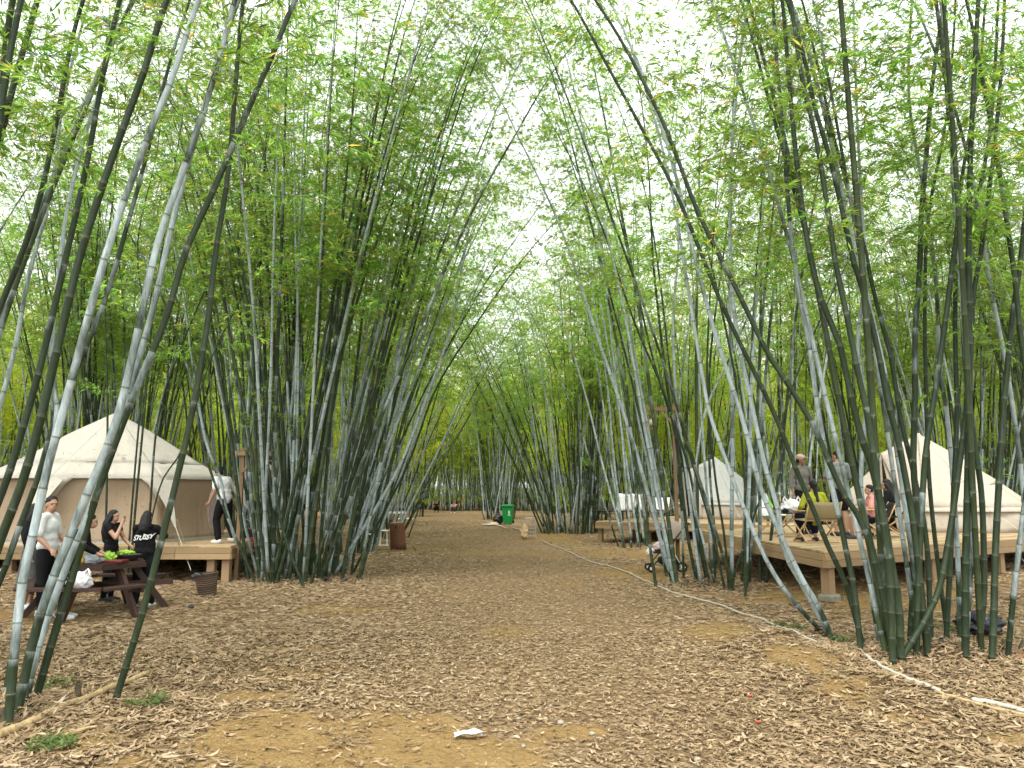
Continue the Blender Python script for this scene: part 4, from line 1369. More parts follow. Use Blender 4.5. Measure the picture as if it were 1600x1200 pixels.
STAND = dict(pel=(0, 0, .93), chest=(0, 0, 1.25), neck=(0, -.01, 1.42), head=(0, .015, 1.565),
             kn=[(-.10, .02, .50), (.10, .02, .50)], an=[(-.11, -.02, .09), (.11, -.02, .09)],
             el=[(-.25, -.03, 1.13), (.25, -.03, 1.13)], wr=[(-.27, .06, .89), (.27, .06, .89)], sh=.175, hip=.085)
SIT = dict(pel=(0, 0, .47), chest=(0, -.04, .80), neck=(0, -.03, .97), head=(0, .01, 1.115),
           kn=[(-.13, .42, .50), (.13, .42, .50)], an=[(-.14, .40, .09), (.14, .40, .09)],
           el=[(-.24, .05, .70), (.24, .05, .70)], wr=[(-.17, .27, .60), (.17, .27, .60)], sh=.175, hip=.09)


def person(label, loc, face, pose=None, height=1.7, shirt=None, sleeve=.5, trousers=None, leg=.97, skirt=None, hair='short', shoes=None, skin='skin', vox=.009,
           turn=0.0, nod=0.0, cap=None, baggy=0.0, hands=(0, 0), hood=None):
    """face: direction the body faces, radians from +X; local frame faces +Y"""
    p = dict(STAND); p.update(pose or {})
    s = height / 1.70
    t = empty('person', loc, face - PI / 2, label, 'person')
    t.scale = (s, s, s)
    V = Vector
    pel, ch, nk, hd = V(p['pel']), V(p['chest']), V(p['neck']), V(p['head'])
    up = (nk - pel).normalized()
    yaw = Matrix.Rotation(turn, 3, 'Z') @ Matrix.Rotation(nod, 3, 'X')
    ax = V((1, 0, 0))
    shp = [nk - up * .035 + ax * (sgn * p['sh']) for sgn in (-1, 1)]
    hp = [pel + ax * (sgn * p['hip']) - up * .03 for sgn in (-1, 1)]
    tr = Matrix.Rotation(math.atan2(up.y, up.z) * -1, 3, 'X')
    M[skin]
    b = Fig()
    b.ell(pel, (.155, .105, .13), tr); b.ell(pel.lerp(ch, .5), (.130, .09, .15), tr); b.ell(ch, (.155, .10, .17), tr)
    b.limb([shp[0] + ax * .03, nk - up * .02, shp[1] - ax * .03], [.052, .065, .052])
    b.limb([nk - up * .05, nk, hd - up * .03], [.062, .052, .052])
    hm = lambda v: hd + yaw @ V(v)
    b.ell(hd + yaw @ V((0, -.005, .02)), (.074, .092, .098), yaw)      # skull
    b.ell(hm((0, .030, -.045)), (.056, .058, .066), yaw)                # jaw
    b.ell(hm((0, .088, -.020)), (.013, .020, .020), yaw)                # nose
    b.ell(hm((0, .078, -.068)), (.022, .012, .010), yaw)                # mouth
    b.ell(hm((0, .070, .022)), (.050, .022, .012), yaw)                 # brow
    for g in (-1, 1): b.ell(hm((g * .076, -.002, -.012)), (.010, .018, .028), yaw)
    for i, g in enumerate((-1, 1)):
        e, w_ = V(p['el'][i]), V(p['wr'][i])
        b.limb([shp[i], shp[i].lerp(e, .4), e], [.052, .046, .037])
        b.limb([e, e.lerp(w_, .3), w_], [.038, .038, .025])
        d = (w_ - e).normalized()
        if hands[i]: d = (d + V(hands[i])).normalized()
        sd = d.cross(V((0, 1, 0)) if abs(d.y) < .8 else V((0, 0, 1))).normalized() * -g
        nm = d.cross(sd).normalized()
        if nm.dot(-ax * g) < 0: nm = -nm
        pc = w_ + d * .05
        b.limb([w_, pc, pc + d * .03], [.026, .033, .030])
        for f_, (o_, L) in enumerate(((-.030, .062), (-.010, .075), (.012, .070), (.031, .052))):
            a0 = pc + d * .03 + sd * o_
            a1 = a0 + d * L * .55 + nm * .006 + sd * o_ * .25
            a2 = a1 + d * L * .42 + nm * .018
            b.limb([a0, a1, a2], [.0105, .0098, .0088], 8)
        th0 = pc - d * .01 - sd * .028
        b.limb([th0, th0 + d * .03 - sd * .025 + nm * .01, th0 + d * .058 - sd * .030 + nm * .022], [.014, .012, .0095], 8)
    for i, g in enumerate((-1, 1)):
        kn, an = V(p['kn'][i]), V(p['an'][i])
        b.limb([hp[i], hp[i].lerp(kn, .35), kn], [.085, .078, .052])
        b.limb([kn, kn.lerp(an, .3), an], [.052, .053, .034])
        fd = V((g * .12, 1, 0)).normalized()
        b.limb([an - V((0, 0, .045)) - fd * .035, an - V((0, 0, .05)) + fd * .09, an - V((0, 0, .06)) + fd * .155], [.036, .032, .022])
    bo = b.fuse('body', M[skin], t, vox)
    # face details
    for g in (-1, 1):
        e = MB(); e.add(*ico((0, 0, 0), (.011, .006, .006), None, 1)); e.build('eye', M['eye'], t, True, loc=hm((g * .030, .083, .004)), rot=yaw.to_euler())
    e = MB(); e.add(*ico((0, 0, 0), (.020, .006, .006), None, 1)); e.build('lips', M['lips'], t, True, loc=hm((0, .088, -.068)), rot=yaw.to_euler())
    bg_ = baggy
    if shirt:
        c = Fig()
        c.ell(pel + up * .05, (.168 + bg_, .122 + bg_, .135), tr); c.ell(pel.lerp(ch, .5), (.150 + bg_, .110 + bg_, .16), tr); c.ell(ch, (.170 + bg_ * .5, .118 + bg_ * .5, .175), tr)
        c.limb([pel + up * .0, pel.lerp(ch, .6), ch], [.115 + bg_, .10 + bg_, .10 + bg_])
        c.limb([shp[0] + ax * .02, nk - up * .03, shp[1] - ax * .02], [.064, .070, .064])
        c.ell(nk + up * .0, (.072, .068, .03), tr)
        for i in range(2):
            e, w_ = V(p['el'][i]), V(p['wr'][i])
            if sleeve <= .5:
                q = sleeve * 2
                c.limb([shp[i], shp[i].lerp(e, q * .5), shp[i].lerp(e, q)], [.066, .064 + bg_ * .3, .062 + bg_ * .4])
            else:
                q = (sleeve - .5) * 2
                c.limb([shp[i], shp[i].lerp(e, .5), e], [.066, .058 + bg_ * .15, .050 + bg_ * .2])
                c.limb([e, e.lerp(w_, q * .5), e.lerp(w_, q)], [.050 + bg_ * .2, .045 + bg_ * .25, .038 + bg_ * .3])
        c.fuse('shirt', M[shirt], t, .013)
    if trousers:
        c = Fig()
        c.ell(pel - up * .01, (.165, .120, .13), tr)
        for i in range(2):
            kn, an = V(p['kn'][i]), V(p['an'][i])
            if leg > .5:
                q = (leg - .5) * 2
                c.limb([hp[i], hp[i].lerp(kn, .4), kn], [.098, .094 + bg_ * .4, .072 + bg_ * .5])
                c.limb([kn, kn.lerp(an, .5 * q), kn.lerp(an, q)], [.072 + bg_ * .5, .068 + bg_ * .5, .056 + bg_ * .6])
            else:
                q = leg * 2
                c.limb([hp[i], hp[i].lerp(kn, q * .5), hp[i].lerp(kn, q)], [.100, .102, .092])
        c.fuse('trousers', M[trousers], t, .013)
    if skirt:
        c = Fig(); c.limb([pel, pel - V((0, 0, .25)), pel - V((0, 0, .5))], [.15, .17, .20]); c.fuse('skirt', M[skirt], t, .014)
    if shoes:
        for i, g in enumerate((-1, 1)):
            an = V(p['an'][i]); fd = V((g * .12, 1, 0)).normalized()
            c = Fig(); c.limb([an - V((0, 0, .045)) - fd * .045, an - V((0, 0, .045)) + fd * .06, an - V((0, 0, .06)) + fd * .165], [.046, .044, .032])
            c.ell(an - V((0, 0, .075)) + fd * .06, (.045, .135, .018), Matrix.Rotation(math.atan2(-fd.x, fd.y), 3, 'Z'))
            c.fuse('shoe', M[shoes], t, .011, 2)
    h = Fig()
    h.ell(hm((0, -.018, .045)), (.080, .096, .086), yaw)
    h.ell(hm((0, -.040, .005)), (.076, .068, .072), yaw)
    if hair == 'long':
        h.limb([hm((0, -.05, 0)), nk + V((0, -.10, 0)), ch + V((0, -.135, .02)), ch + V((0, -.13, -.14))], [.085, .085, .08, .05])
        for g in (-1, 1): h.limb([hm((g * .065, -.01, .0)), nk + V((g * .085, -.05, 0)), ch + V((g * .10, -.08, .05))], [.040, .045, .03])
    elif hair == 'bob':
        h.limb([hm((0, -.05, 0)), nk + V((0, -.09, 0)), nk + V((0, -.12, -.05))], [.09, .10, .08])
    elif hair == 'bun':
        h.ell(hm((0, -.11, .02)), (.045, .045, .05), yaw)
        h.limb([hm((0, -.09, .0)), nk + V((0, -.08, -.02)), ch + V((0, -.13, .02))], [.05, .04, .03])
    elif hair == 'top':
        h.ell(hm((0, .02, .09)), (.075, .075, .04), yaw)
    ho = h.fuse('hair', M[hair and 'hair'], t, .010, 2)
    if hood:
        c = Fig(); c.limb([nk + V((-.10, -.05, .0)), nk + V((0, -.12, .01)), nk + V((.10, -.05, .0))], [.05, .062, .05]); c.ell(nk + V((0, -.12, -.06)), (.10, .05, .10))
        c.fuse('hood', M[hood], t, .013)
    if cap:
        c = Fig(); c.ell(hm((0, -.012, .062)), (.092, .107, .078), yaw); c.fuse('cap', M[cap], t, .010, 2)
        c = Fig(); c.ell(hm((0, .115, .062)), (.066, .060, .010), yaw @ Matrix.Rotation(-.15, 3, 'X')); c.fuse('visor', M[cap], t, .007, 1)
    return t


def at_px(px, Y, z=None):
    x = (px - 800) / FOC * Y * 1.0
    return (x, Y, gz(x, Y) if z is None else z)



# left group round the picnic table
person('man in white polo shirt and black trousers at the left end of the picnic table', at_px(88, 11.25), math.radians(5), dict(el=[(-.24, .02, 1.13), (.25, -.02, 1.12)], wr=[(-.20, .20, .97), (.24, .16, .95)], an=[(-.12, -.06, .09), (.12, .05, .09)]),
       1.71, 'c_white2', .42, 'c_black', .97, hair='short', shoes='c_white2', turn=-.75, baggy=.012)
person('person in black top and grey skirt standing half hidden behind the man in white', at_px(66, 11.85), math.radians(10), None, 1.58, 'c_black', .9, None, skirt='c_greyskirt', hair='long', shoes='c_white2')
person('person in black with white shoes between the leaning pale culms and the table', at_px(122, 11.05), math.radians(20), dict(chest=(0, .10, 1.22), neck=(0, .20, 1.37), head=(0, .28, 1.49), el=[(-.24, .22, 1.12), (.24, .22, 1.12)], wr=[(-.18, .42, 1.0), (.18, .42, 1.0)]),
       1.52, 'c_black', .9, 'c_black', .97, hair='short', shoes='c_white2', baggy=.02)
person('long-haired woman in a black dress holding a hand to her mouth behind the table', at_px(186, 12.75), math.radians(-5), dict(el=[(-.24, .10, 1.13), (.20, .20, 1.17)], wr=[(-.15, .28, 1.02), (.06, .22, 1.44)]),
       1.47, 'c_black', .15, 'c_black', .97, hair='long', shoes='c_darkgrey', hands=(0, (-.3, -.2, .6)))
hw = person('person seen from behind in a black hooded top with white lettering on the back', at_px(238, 12.1), math.radians(95), dict(el=[(-.22, .16, 1.15), (.30, .10, 1.24)], wr=[(-.12, .36, 1.08), (.20, .34, 1.22)], an=[(-.13, -.02, .09), (.13, .04, .09)]),
            1.47, 'c_black', .95, 'c_black', .98, hair='bob', shoes='c_white2', baggy=.035, hood='c_black', nod=-.2)
tc_ = bpy.data.curves.new('lettering', 'FONT'); tc_.body = 'STUSSY'; tc_.size = .115; tc_.shear = .35; tc_.offset = .0035; tc_.align_x = 'CENTER'; tc_.space_character = .86
to = bpy.data.objects.new('tmp', tc_); COL.objects.link(to)
me = bpy.data.meshes.new_from_object(to.evaluated_get(bpy.context.evaluated_depsgraph_get())); bpy.data.objects.remove(to)
rr = random.Random(2)
for v in me.vertices:
    x, z = v.co.x, v.co.y
    z = z * (1 + .12 * math.sin(x * 40)) + x * .10 + .006 * math.sin(x * 61)
    y = -.168 * math.sqrt(max(.05, 1 - (x / .235) ** 2)) - .006
    v.co = (x, y, z)
me.materials.clear(); me.materials.append(M['white'])
link('lettering', me, hw, (0, 0, 1.19))
person('man in white T-shirt and black trousers walking on the left deck by the lantern post', at_px(356, 16.1, ZL), math.radians(150), dict(chest=(0, .05, 1.25), neck=(0, .12, 1.40), head=(0, .22, 1.48), kn=[(-.09, .12, .50), (.10, -.02, .49)], an=[(-.10, .02, .09), (.11, -.20, .13)], el=[(-.24, .02, 1.14), (.26, .10, 1.13)], wr=[(-.26, .15, .90), (.22, .24, .95)]),
       1.62, 'c_white2', .40, 'c_black', .97, shoes='c_white2', baggy=.02, nod=-.6)
# right deck
person('man in a tan cap and grey work shirt standing behind the camp table', at_px(1249, 16.6, ZR), math.radians(-70), dict(el=[(-.27, -.04, 1.14), (.27, -.03, 1.14)], wr=[(-.24, .06, .90), (.29, .05, .90)]), 1.70, 'c_workshirt', .82, 'c_black', .97,
       shoes='c_darkgrey', cap='c_cap', skin='skin_dark', turn=.55, baggy=.02)
person('man in a grey T-shirt and black shorts standing with his back turned', at_px(1306, 16.0, ZR), math.radians(100), dict(el=[(-.25, .04, 1.15), (.27, .03, 1.14)], wr=[(-.16, .24, 1.10), (.20, .20, 1.05)]), 1.76, 'c_grey', .45, 'c_black', .42,
       shoes='c_darkgrey', hair='short', turn=.5, baggy=.015)
person('woman in a yellow-green shirt sitting in the khaki camp chair', at_px(1266, 14.0, ZR), math.radians(96), dict(SIT, el=[(-.27, -.02, .72), (.29, .02, .68)], wr=[(-.22, .22, .62), (.26, .22, .58)], kn=[(-.15, .38, .50), (.15, .38, .50)], an=[(-.16, .30, .09), (.16, .30, .09)]), 1.52, 'c_yellow', .8, 'c_navy', .85,
       shoes='c_darkgrey', hair='bun', baggy=.03)
person('child in a pink shirt and navy shorts sitting with bare knees drawn up', at_px(1353, 15.0, ZR), math.radians(168), dict(SIT, wr=[(-.12, .30, .70), (.12, .30, .70)]), 1.42, 'c_pink', .45, 'c_navy', .35, shoes='c_darkgrey', hair='short', baggy=.015)
person('person in a black shirt sitting beside the child in pink', at_px(1380, 15.6, ZR), math.radians(150), SIT, 1.58, 'c_black', .9, 'c_black', .9, shoes='c_darkgrey', hair='long', baggy=.02)
# far end of the path
person('far figure in black crouching at the foot of the end wall of bamboo', at_px(683, 66.0), math.radians(-80), dict(SIT, pel=(0, 0, .30), chest=(0, .05, .60), neck=(0, .08, .76), head=(0, .10, .90)), 1.6, 'c_black', .9, 'c_black', .95, shoes='c_darkgrey', vox=.02)
person('far figure in a pink top crouching at the foot of the end wall of bamboo', at_px(711, 64.5), math.radians(-100), dict(SIT, pel=(0, 0, .28), chest=(0, .08, .56), neck=(0, .14, .70), head=(0, .18, .82)), 1.6, 'c_pink', .6, 'c_darkgrey', .95, shoes='c_white2', vox=.02)


# ------------------------------------------------------------ picnic table and what is on it
TX, TY = -6.05, 11.55
tz = gz(TX, TY)
t = empty('picnic_table', (TX, TY, tz), 0, 'dark red stained picnic table with benches round it', 'picnic table')
Hh = .74
n = 6
rot = PI / 6 * 0
hexr = .66
pl = [Vector((math.cos(rot + PI / 3 * i) * hexr, math.sin(rot + PI / 3 * i) * hexr)) for i in range(6)]
for i in range(10):
    a = -.60 + i * .12
    q = clip(clip(pl, Vector((0, 1)), a + .116), Vector((0, -1)), -a)
    if len(q) < 3: continue
    k = len(q); m = MB()
    m.add([(p.x, p.y, Hh) for p in q] + [(p.x, p.y, Hh - .035) for p in q], [tuple(range(k)), tuple(range(2 * k - 1, k - 1, -1))] + [(j, j + k, (j + 1) % k + k, (j + 1) % k) for j in range(k)])
    m.build('plank', M['redwood'], t)
for i in range(6):
    a, b = pl[i], pl[(i + 1) % 6]
    MB().bar((a.x, a.y, Hh - .06), (b.x, b.y, Hh - .06), .03, .05).build('apron', M['redwood'], t)
for i in (3, 4, 5, 1, 2):
    aa, bb = rot + PI / 3 * i, rot + PI / 3 * (i + 1)
    for r0 in (1.00, 1.13):
        a = Vector((math.cos(aa) * r0, math.sin(aa) * r0)); b = Vector((math.cos(bb) * r0, math.sin(bb) * r0))
        if i == 5: b = a.lerp(b, .55)
        MB().bar((a.x, a.y, .44), (b.x, b.y, .44), .12, .035).build('bench_board', M['redwood'], t)
for i in range(3):
    a = rot + PI / 3 * i + PI / 6
    d = Vector((math.cos(a), math.sin(a), 0))
    MB().bar(d * -1.02 + Vector((0, 0, .39)), d * 1.0 + Vector((0, 0, .39)), .045, .08).build('cross_beam', M['redwood'], t)
    for s in (-1, 1):
        MB().bar(d * (s * .92) + Vector((0, 0, .0)), d * (s * .42) + Vector((0, 0, Hh - .04)), .06, .09).build('leg', M['redwood'], t)


def crumple(name, c, rad, amp, mat, seed=0, freq=2.2, flat=True, sub=4, parent=None):
    from mathutils import noise as mn
    bm = bmesh.new(); bmesh.ops.create_icosphere(bm, subdivisions=sub, radius=1)
    for v in bm.verts:
        d = v.co.normalized()
        f = 1 + amp * mn.noise(d * freq + Vector((seed, seed * 2, 0))) + amp * .6 * mn.noise(d * freq * 2.7 + Vector((seed, 0, 3))) - amp * .5 * abs(mn.noise(d * freq * 1.9 + Vector((7, seed, 1))))
        v.co = Vector((d.x * rad[0], d.y * rad[1], d.z * rad[2])) * f
        if flat and v.co.z < -rad[2] * .72: v.co.z = -rad[2] * .72
    me = bpy.data.meshes.new(name); bm.to_mesh(me); bm.free()
    me.polygons.foreach_set('use_smooth', [True] * len(me.polygons))
    me.materials.append(mat)
    return link(name, me, parent, (c[0], c[1], c[2] + (rad[2] * .72 if flat else 0)))


def carrier(label, c, rad, mat, seed, name='plastic_bag'):
    t = empty(name, c, 0, label, 'plastic bag')
    crumple('bag_body', (0, 0, 0), rad, .28, mat, seed, parent=t)
    for s in (-1, 1):
        x = s * rad[0] * .62
        zt = rad[2] * 1.35
        m = MB(); m.tube([(x - .035, 0, zt - .02), (x - .03, 0, zt + rad[2] * .45), (x, .01, zt + rad[2] * .75), (x + .03, 0, zt + rad[2] * .4), (x + .035, 0, zt - .02)], [.022, .016, .012, .016, .022], 6)
        m.build('handle', mat, t, smooth=True)
    return t

zt = tz + Hh
tag(crumple('plastic_bag', (-6.22, 11.2, zt), (.10, .08, .085), .35, M['greenbag'], 1), 'green see-through plastic bag on the picnic table', 'plastic bag')
tag(crumple('fruit_bag', (-6.10, 11.12, zt), (.065, .06, .06), .12, M['yellow'], 2), 'yellow fruit lying between the green and the white bag', 'fruit')
tag(crumple('plastic_bag', (-5.95, 11.15, zt), (.13, .10, .085), .35, M['clearbag'], 3), 'bluish white tied plastic bag in the middle of the table', 'plastic bag')
tag(crumple('plastic_bag', (-6.34, 11.30, zt), (.09, .08, .12), .35, M['plasticbag'], 4), 'white crumpled plastic bag behind the green bag', 'plastic bag')
tag(crumple('lettuce', (-5.83, 11.35, zt), (.10, .09, .085), .5, M['lettuce'], 5, freq=3.5), 'head of bright green lettuce on the picnic table', 'lettuce')
tag(crumple('lettuce', (-5.72, 11.62, zt + .085), (.12, .08, .035), .5, M['lettuce'], 6, freq=3.5), 'flat heap of green leaves lying on the iron pan', 'lettuce')
o = MB().lathe([(.10, 0), (.16, .03), (.20, .085), (.205, .09), (.19, .085), (.15, .04), (.02, .02)], 24).build('iron_pan', M['iron'], None, True, loc=(-5.68, 11.58, zt)); tag(o, 'wide dark iron pan beside the lettuce', 'pan')
o = MB().box((0, 0, .02), (.36, .22, .04), bev=.015).build('tray', M['tray'], None, loc=(-5.72, 11.26, zt)); tag(o, 'dark red tray at the right edge of the picnic table', 'tray')
carrier('white plastic carrier bag with raised handles on the front bench', (-5.83, 10.62, tz + .46), (.16, .11, .12), M['plasticbag'], 8)

# woven basket and its liner
t = empty('basket', (P(326, 900, 13.4).x, 13.4, gz(-5.3, 13.4)), 0, 'striped brown woven basket standing on the leaves by the left deck', 'basket')
t.rotation_euler.x = .05; t.rotation_euler.y = -.10
k = N('wicker'); wv = k.n('ShaderNodeTexWave'); wv.bands_direction = 'Z'; wv.inputs['Scale'].default_value = 9; wv.inputs['Distortion'].default_value = 1.2
k.l(k.n('ShaderNodeTexCoord').outputs['Object'], wv.inputs['Vector'])
k.base(k.ramp(wv.outputs['Fac'], [(.3, (.030, .020, .015)), (.7, (.16, .10, .06))])); k.b.inputs['Roughness'].default_value = .8; k.bump(wv.outputs['Fac'], .8, .01); M['wicker'] = k.m
prof = [(.135, 0)]
for i in range(12):
    prof += [(.138 + i * .0042 + .006, .015 + i * .030), (.138 + i * .0042, .030 + i * .030)]
MB().lathe(prof + [(.195, .385), (.18, .385), (.13, .05)], 28).build('body', M['wicker'], t, smooth=False)
MB().tube([(.19 * math.cos(a), .19 * math.sin(a), .385) for a in np.linspace(0, 2 * PI, 29)], .011, 6).build('rim', M['wicker'], t)
crumple('liner', (-.15, 0, .33), (.10, .10, .05), .4, M['blackbag'], 3, parent=t)

# tape ball on the guy rope, ropes of the left tent to the ground
a, b = P(272, 834, 14.6), G(298, 889, gz(-5.7, 14.1)); a.z = max(a.z, .9)
o = MB().tube([a, b], .007, 5).tube([a + Vector((.0, .1, .25)), b + Vector((.04, .02, 0))], .007, 5).build('guy_rope', M['rope']); tag(o, 'pair of pale guy ropes pegged beside the woven basket', 'rope')
o = MB().bar(b + Vector((0, 0, -.05)), b + Vector((.03, -.02, .10)), .02).build('tent_peg', M['blackmetal']); tag(o, 'small peg holding the guy ropes beside the basket', 'tent peg')


# ------------------------------------------------------------ camp chairs and tables
def camp_chair(label, loc, face, fabric, frame=None, w=.56, recl=.25, hb=.80):
    """folding wooden chair: crossed legs, cloth seat and back; local frame faces +Y"""
    frame = frame or M['beech']
    t = empty('camp_chair', loc, face - PI / 2, label, 'camp chair')
    for s in (-1, 1):
        x = s * w / 2
        MB().tube([(x, -.24, .02), (x, .26, .40)], .014, 8).build('leg', frame, t, True)
        MB().tube([(x * .93, .28, .02), (x * .93, -.24, .40)], .014, 8).build('leg', frame, t, True)
        MB().tube([(x, -.20, .30), (x, -.24 - recl * .6, hb)], .014, 8).build('back_post', frame, t, True)
        MB().box((x, .02, .56), (.045, .46, .022), bev=.008).build('armrest', frame, t)
        MB().tube([(x, .20, .38), (x, .22, .55)], .011, 6).build('arm_support', frame, t, True)
    for y, z in ((-.24, .02), (.28, .02), (.26, .40), (-.24, .40)):
        MB().tube([(-w / 2, y, z), (w / 2, y, z)], .012, 6).build('rail', frame, t, True)
    cloth_panel('seat', ((-w / 2, -.22, .385), (w / 2, -.22, .385), (-w / 2, .26, .405), (w / 2, .26, .405)), (6, 6), [fabric], t, sag=-.05, wr=.003, thick=.008)
    cloth_panel('backrest', ((-w / 2, -.24 - recl * .58, hb - .01), (w / 2, -.24 - recl * .58, hb - .01), (-w / 2, -.20, .40), (w / 2, -.20, .40)), (6, 6), [fabric], t, sag=.04, wr=.003, thick=.008)
    return t

# white fabric printed with yellow and green bands
k = N('striped_white_fabric'); tcn = k.n('ShaderNodeTexCoord').outputs['Object']; sp = k.n('ShaderNodeSeparateXYZ'); k.l(tcn, sp.inputs[0])
s_ = k.math('ADD', sp.outputs[0], k.math('MULTIPLY', sp.outputs[2], .45))
col = k.ramp(k.math('ADD', k.math('MULTIPLY', s_, 1.0), .25), [(0, (.70, .71, .68)), (.08, (.70, .60, .04)), (.14, (.70, .71, .68)), (.20, (.70, .60, .04)), (.26, (.18, .50, .06)), (.33, (.72, .73, .70)), (1, (.72, .73, .70))], 'CONSTANT')
k.base(col); k.b.inputs['Roughness'].default_value = .85; M['pattern'] = k.m
camp_chair('khaki camp chair in which the woman in yellow-green sits', at_px(1267, 13.95, ZR), math.radians(96), M['khaki'], M['beech'], w=.60, hb=.72)
camp_chair('white camp chair printed with yellow and green bands left of the camp table', at_px(1207, 16.6, ZR), math.radians(-62), M['pattern'], hb=.86, recl=.5)
camp_chair('folding wooden chair under the child in pink', at_px(1354, 15.05, ZR), math.radians(168), M['black'], hb=.7)
camp_chair('folding wooden chair under the person in the black shirt', at_px(1381, 15.65, ZR), math.radians(150), M['black'], hb=.7)
camp_chair('white cloth camp chair on the middle deck near the stroller', at_px(1026, 26.6, ZM), math.radians(-120), M['white'], hb=.8)
camp_chair('black camp chair with a red cloth behind the left lantern post', at_px(398, 17.4, gz(-5.8, 17.4)), math.radians(-60), M['black'], M['blackmetal'], hb=.9)
o = MB().box((0, 0, 0), (.30, .05, .26), bev=.02).build('red_cloth', M['c_red'], None, loc=(at_px(404, 17.1)[0], 17.1, gz(-5.6, 17.1) + .62)); tag(o, 'red cloth hung over the black camp chair', 'cloth')

t = empty('camp_table', at_px(1232, 15.6, ZR), .3, 'low black-topped camp table with a white bag on it', 'camp table')
MB().box((0, 0, .47), (.62, .42, .022), bev=.006).build('tabletop', M['blackmetal'], t)
for s in (-1, 1):
    MB().tube([(s * .27, -.18, .0), (s * .27, .18, .46)], .013, 8).build('leg', M['beech'], t, True)
    MB().tube([(s * .25, .18, .0), (s * .25, -.18, .46)], .013, 8).build('leg', M['beech'], t, True)
x, y, z = at_px(1232, 15.6, ZR + .482)
carrier('white shopping bag with a thin loop handle on the camp table', (x, y, z), (.22, .13, .15), M['plasticbag'], 12)
x, y, z = at_px(1221, 15.5, ZR + .482)
tag(crumple('dark_pouch', (x - .02, y - .08, z), (.06, .05, .05), .3, M['black'], 3), 'small dark pouch beside the white shopping bag', 'pouch')

# low dark table and white sheet on the middle deck
t = empty('low_table', at_px(952, 27.6, ZM), -.6, 'low dark table at the left end of the middle deck', 'table')
MB().box((0, 0, .32), (1.3, .5, .04), bev=.01).build('tabletop', M['blackmetal'], t)
for sx in (-1, 1):
    for sy in (-1, 1): MB().box((sx * .58, sy * .2, .15), (.04, .04, .30)).build('leg', M['blackmetal'], t)
t = empty('drying_rack', at_px(984, 28.4, ZM), -.5, 'rack hung with white sheets on the middle deck', 'rack')
for s in (-1, 1):
    MB().tube([(s * .55, -.22, 0), (s * .55, 0, .92)], .014, 6).build('leg', M['post'], t)
    MB().tube([(s * .55, .22, 0), (s * .55, 0, .92)], .014, 6).build('leg', M['post'], t)
MB().tube([(-.6, 0, .92), (.6, 0, .92)], .014, 6).build('rail', M['post'], t)
for i in range(3):
    x0 = -.52 + i * .36
    cloth_panel('sheet', ((x0, 0, .93), (x0 + .3, 0, .93), (x0 - .03, -.12, .25 + .1 * i), (x0 + .32, -.12, .3)), (8, 6), [M['white']], t, sag=.02, wr=.02, seed=i)

# stroller
sx, sy = P(1040, 850, 17.3).x, 17.3
t = empty('stroller', (sx, sy, gz(sx, sy)), math.radians(0), 'dark stroller with a taupe canopy parked beside the deck, facing left', 'stroller')
def wheel(x, y, r):
    m = MB(); m.tube([(x + (r - .02) * math.cos(a), y, r + (r - .02) * math.sin(a)) for a in np.linspace(0, 2 * PI, 21)], .021, 8); ob = m.build('wheel', M['tyre'], t, True)
    h = MB(); h.tube([(x, y - .02, r), (x, y + .02, r)], .03, 8)
    for k_ in range(5):
        a = k_ * 2 * PI / 5; h.tube([(x, y, r), (x + (r - .03) * math.cos(a), y, r + (r - .03) * math.sin(a))], .006, 5)
    h.build('rim', M['white'], ob)
for s in (-1, 1):
    wheel(-.36, s * .20, .085); wheel(.30, s * .24, .115)
    MB().tube([(-.36, s * .20, .10), (-.05, s * .22, .45), (.38, s * .23, .98), (.50, s * .22, 1.04)], .013, 8).build('frame_tube', M['blackmetal'], t, True)
    MB().tube([(.30, s * .24, .12), (.02, s * .22, .62)], .012, 8).build('frame_tube', M['white'], t, True)
MB().tube([(.50, -.22, 1.04), (.52, 0, 1.05), (.50, .22, 1.04)], .018, 8).build('handlebar', M['black'], t, True)
MB().tube([(.30, -.24, .115), (.30, .24, .115)], .01, 6).build('axle', M['blackmetal'], t)
MB().tube([(-.36, -.2, .085), (-.36, .2, .085)], .01, 6).build('axle', M['blackmetal'], t)
m = MB(); m.box((.05, 0, .24), (.42, .36, .14), bev=.03); m.build('basket', M['black'], t)
cloth_panel('seat', ((-.30, -.17, .42), (-.30, .17, .42), (.02, -.17, .42), (.02, .17, .42)), (6, 5), [M['black']], t, sag=.05, thick=.03)
cloth_panel('backrest', ((.02, -.17, .42), (.02, .17, .42), (.24, -.17, .88), (.24, .17, .88)), (6, 5), [M['black']], t, sag=-.04, thick=.03)
vs, fs = [], []
for i in range(9):
    a = math.radians(-25 + i * 17)
    for j in range(9):
        b_ = math.radians(-90 + j * 22.5)
        rr_ = .40
        vs.append((.12 + rr_ * .95 * math.cos(b_) * math.cos(a + .35), math.sin(b_) * .23, .72 + rr_ * math.cos(b_) * math.sin(a + .35) * 1.0))
for i in range(8):
    for j in range(8): a = i * 9 + j; fs.append((a, a + 1, a + 10, a + 9))
ob = MB().add(vs, fs).build('canopy', M['taupe'], t, True); so = ob.modifiers.new('s', 'SOLIDIFY'); so.thickness = .012
o = crumple('blanket', (-.12, 0, .50), (.15, .14, .09), .4, M['pinkwhite'], 9, parent=t)
crumple('footmuff', (-.34, 0, .36), (.09, .13, .09), .3, M['white'], 5, parent=t)

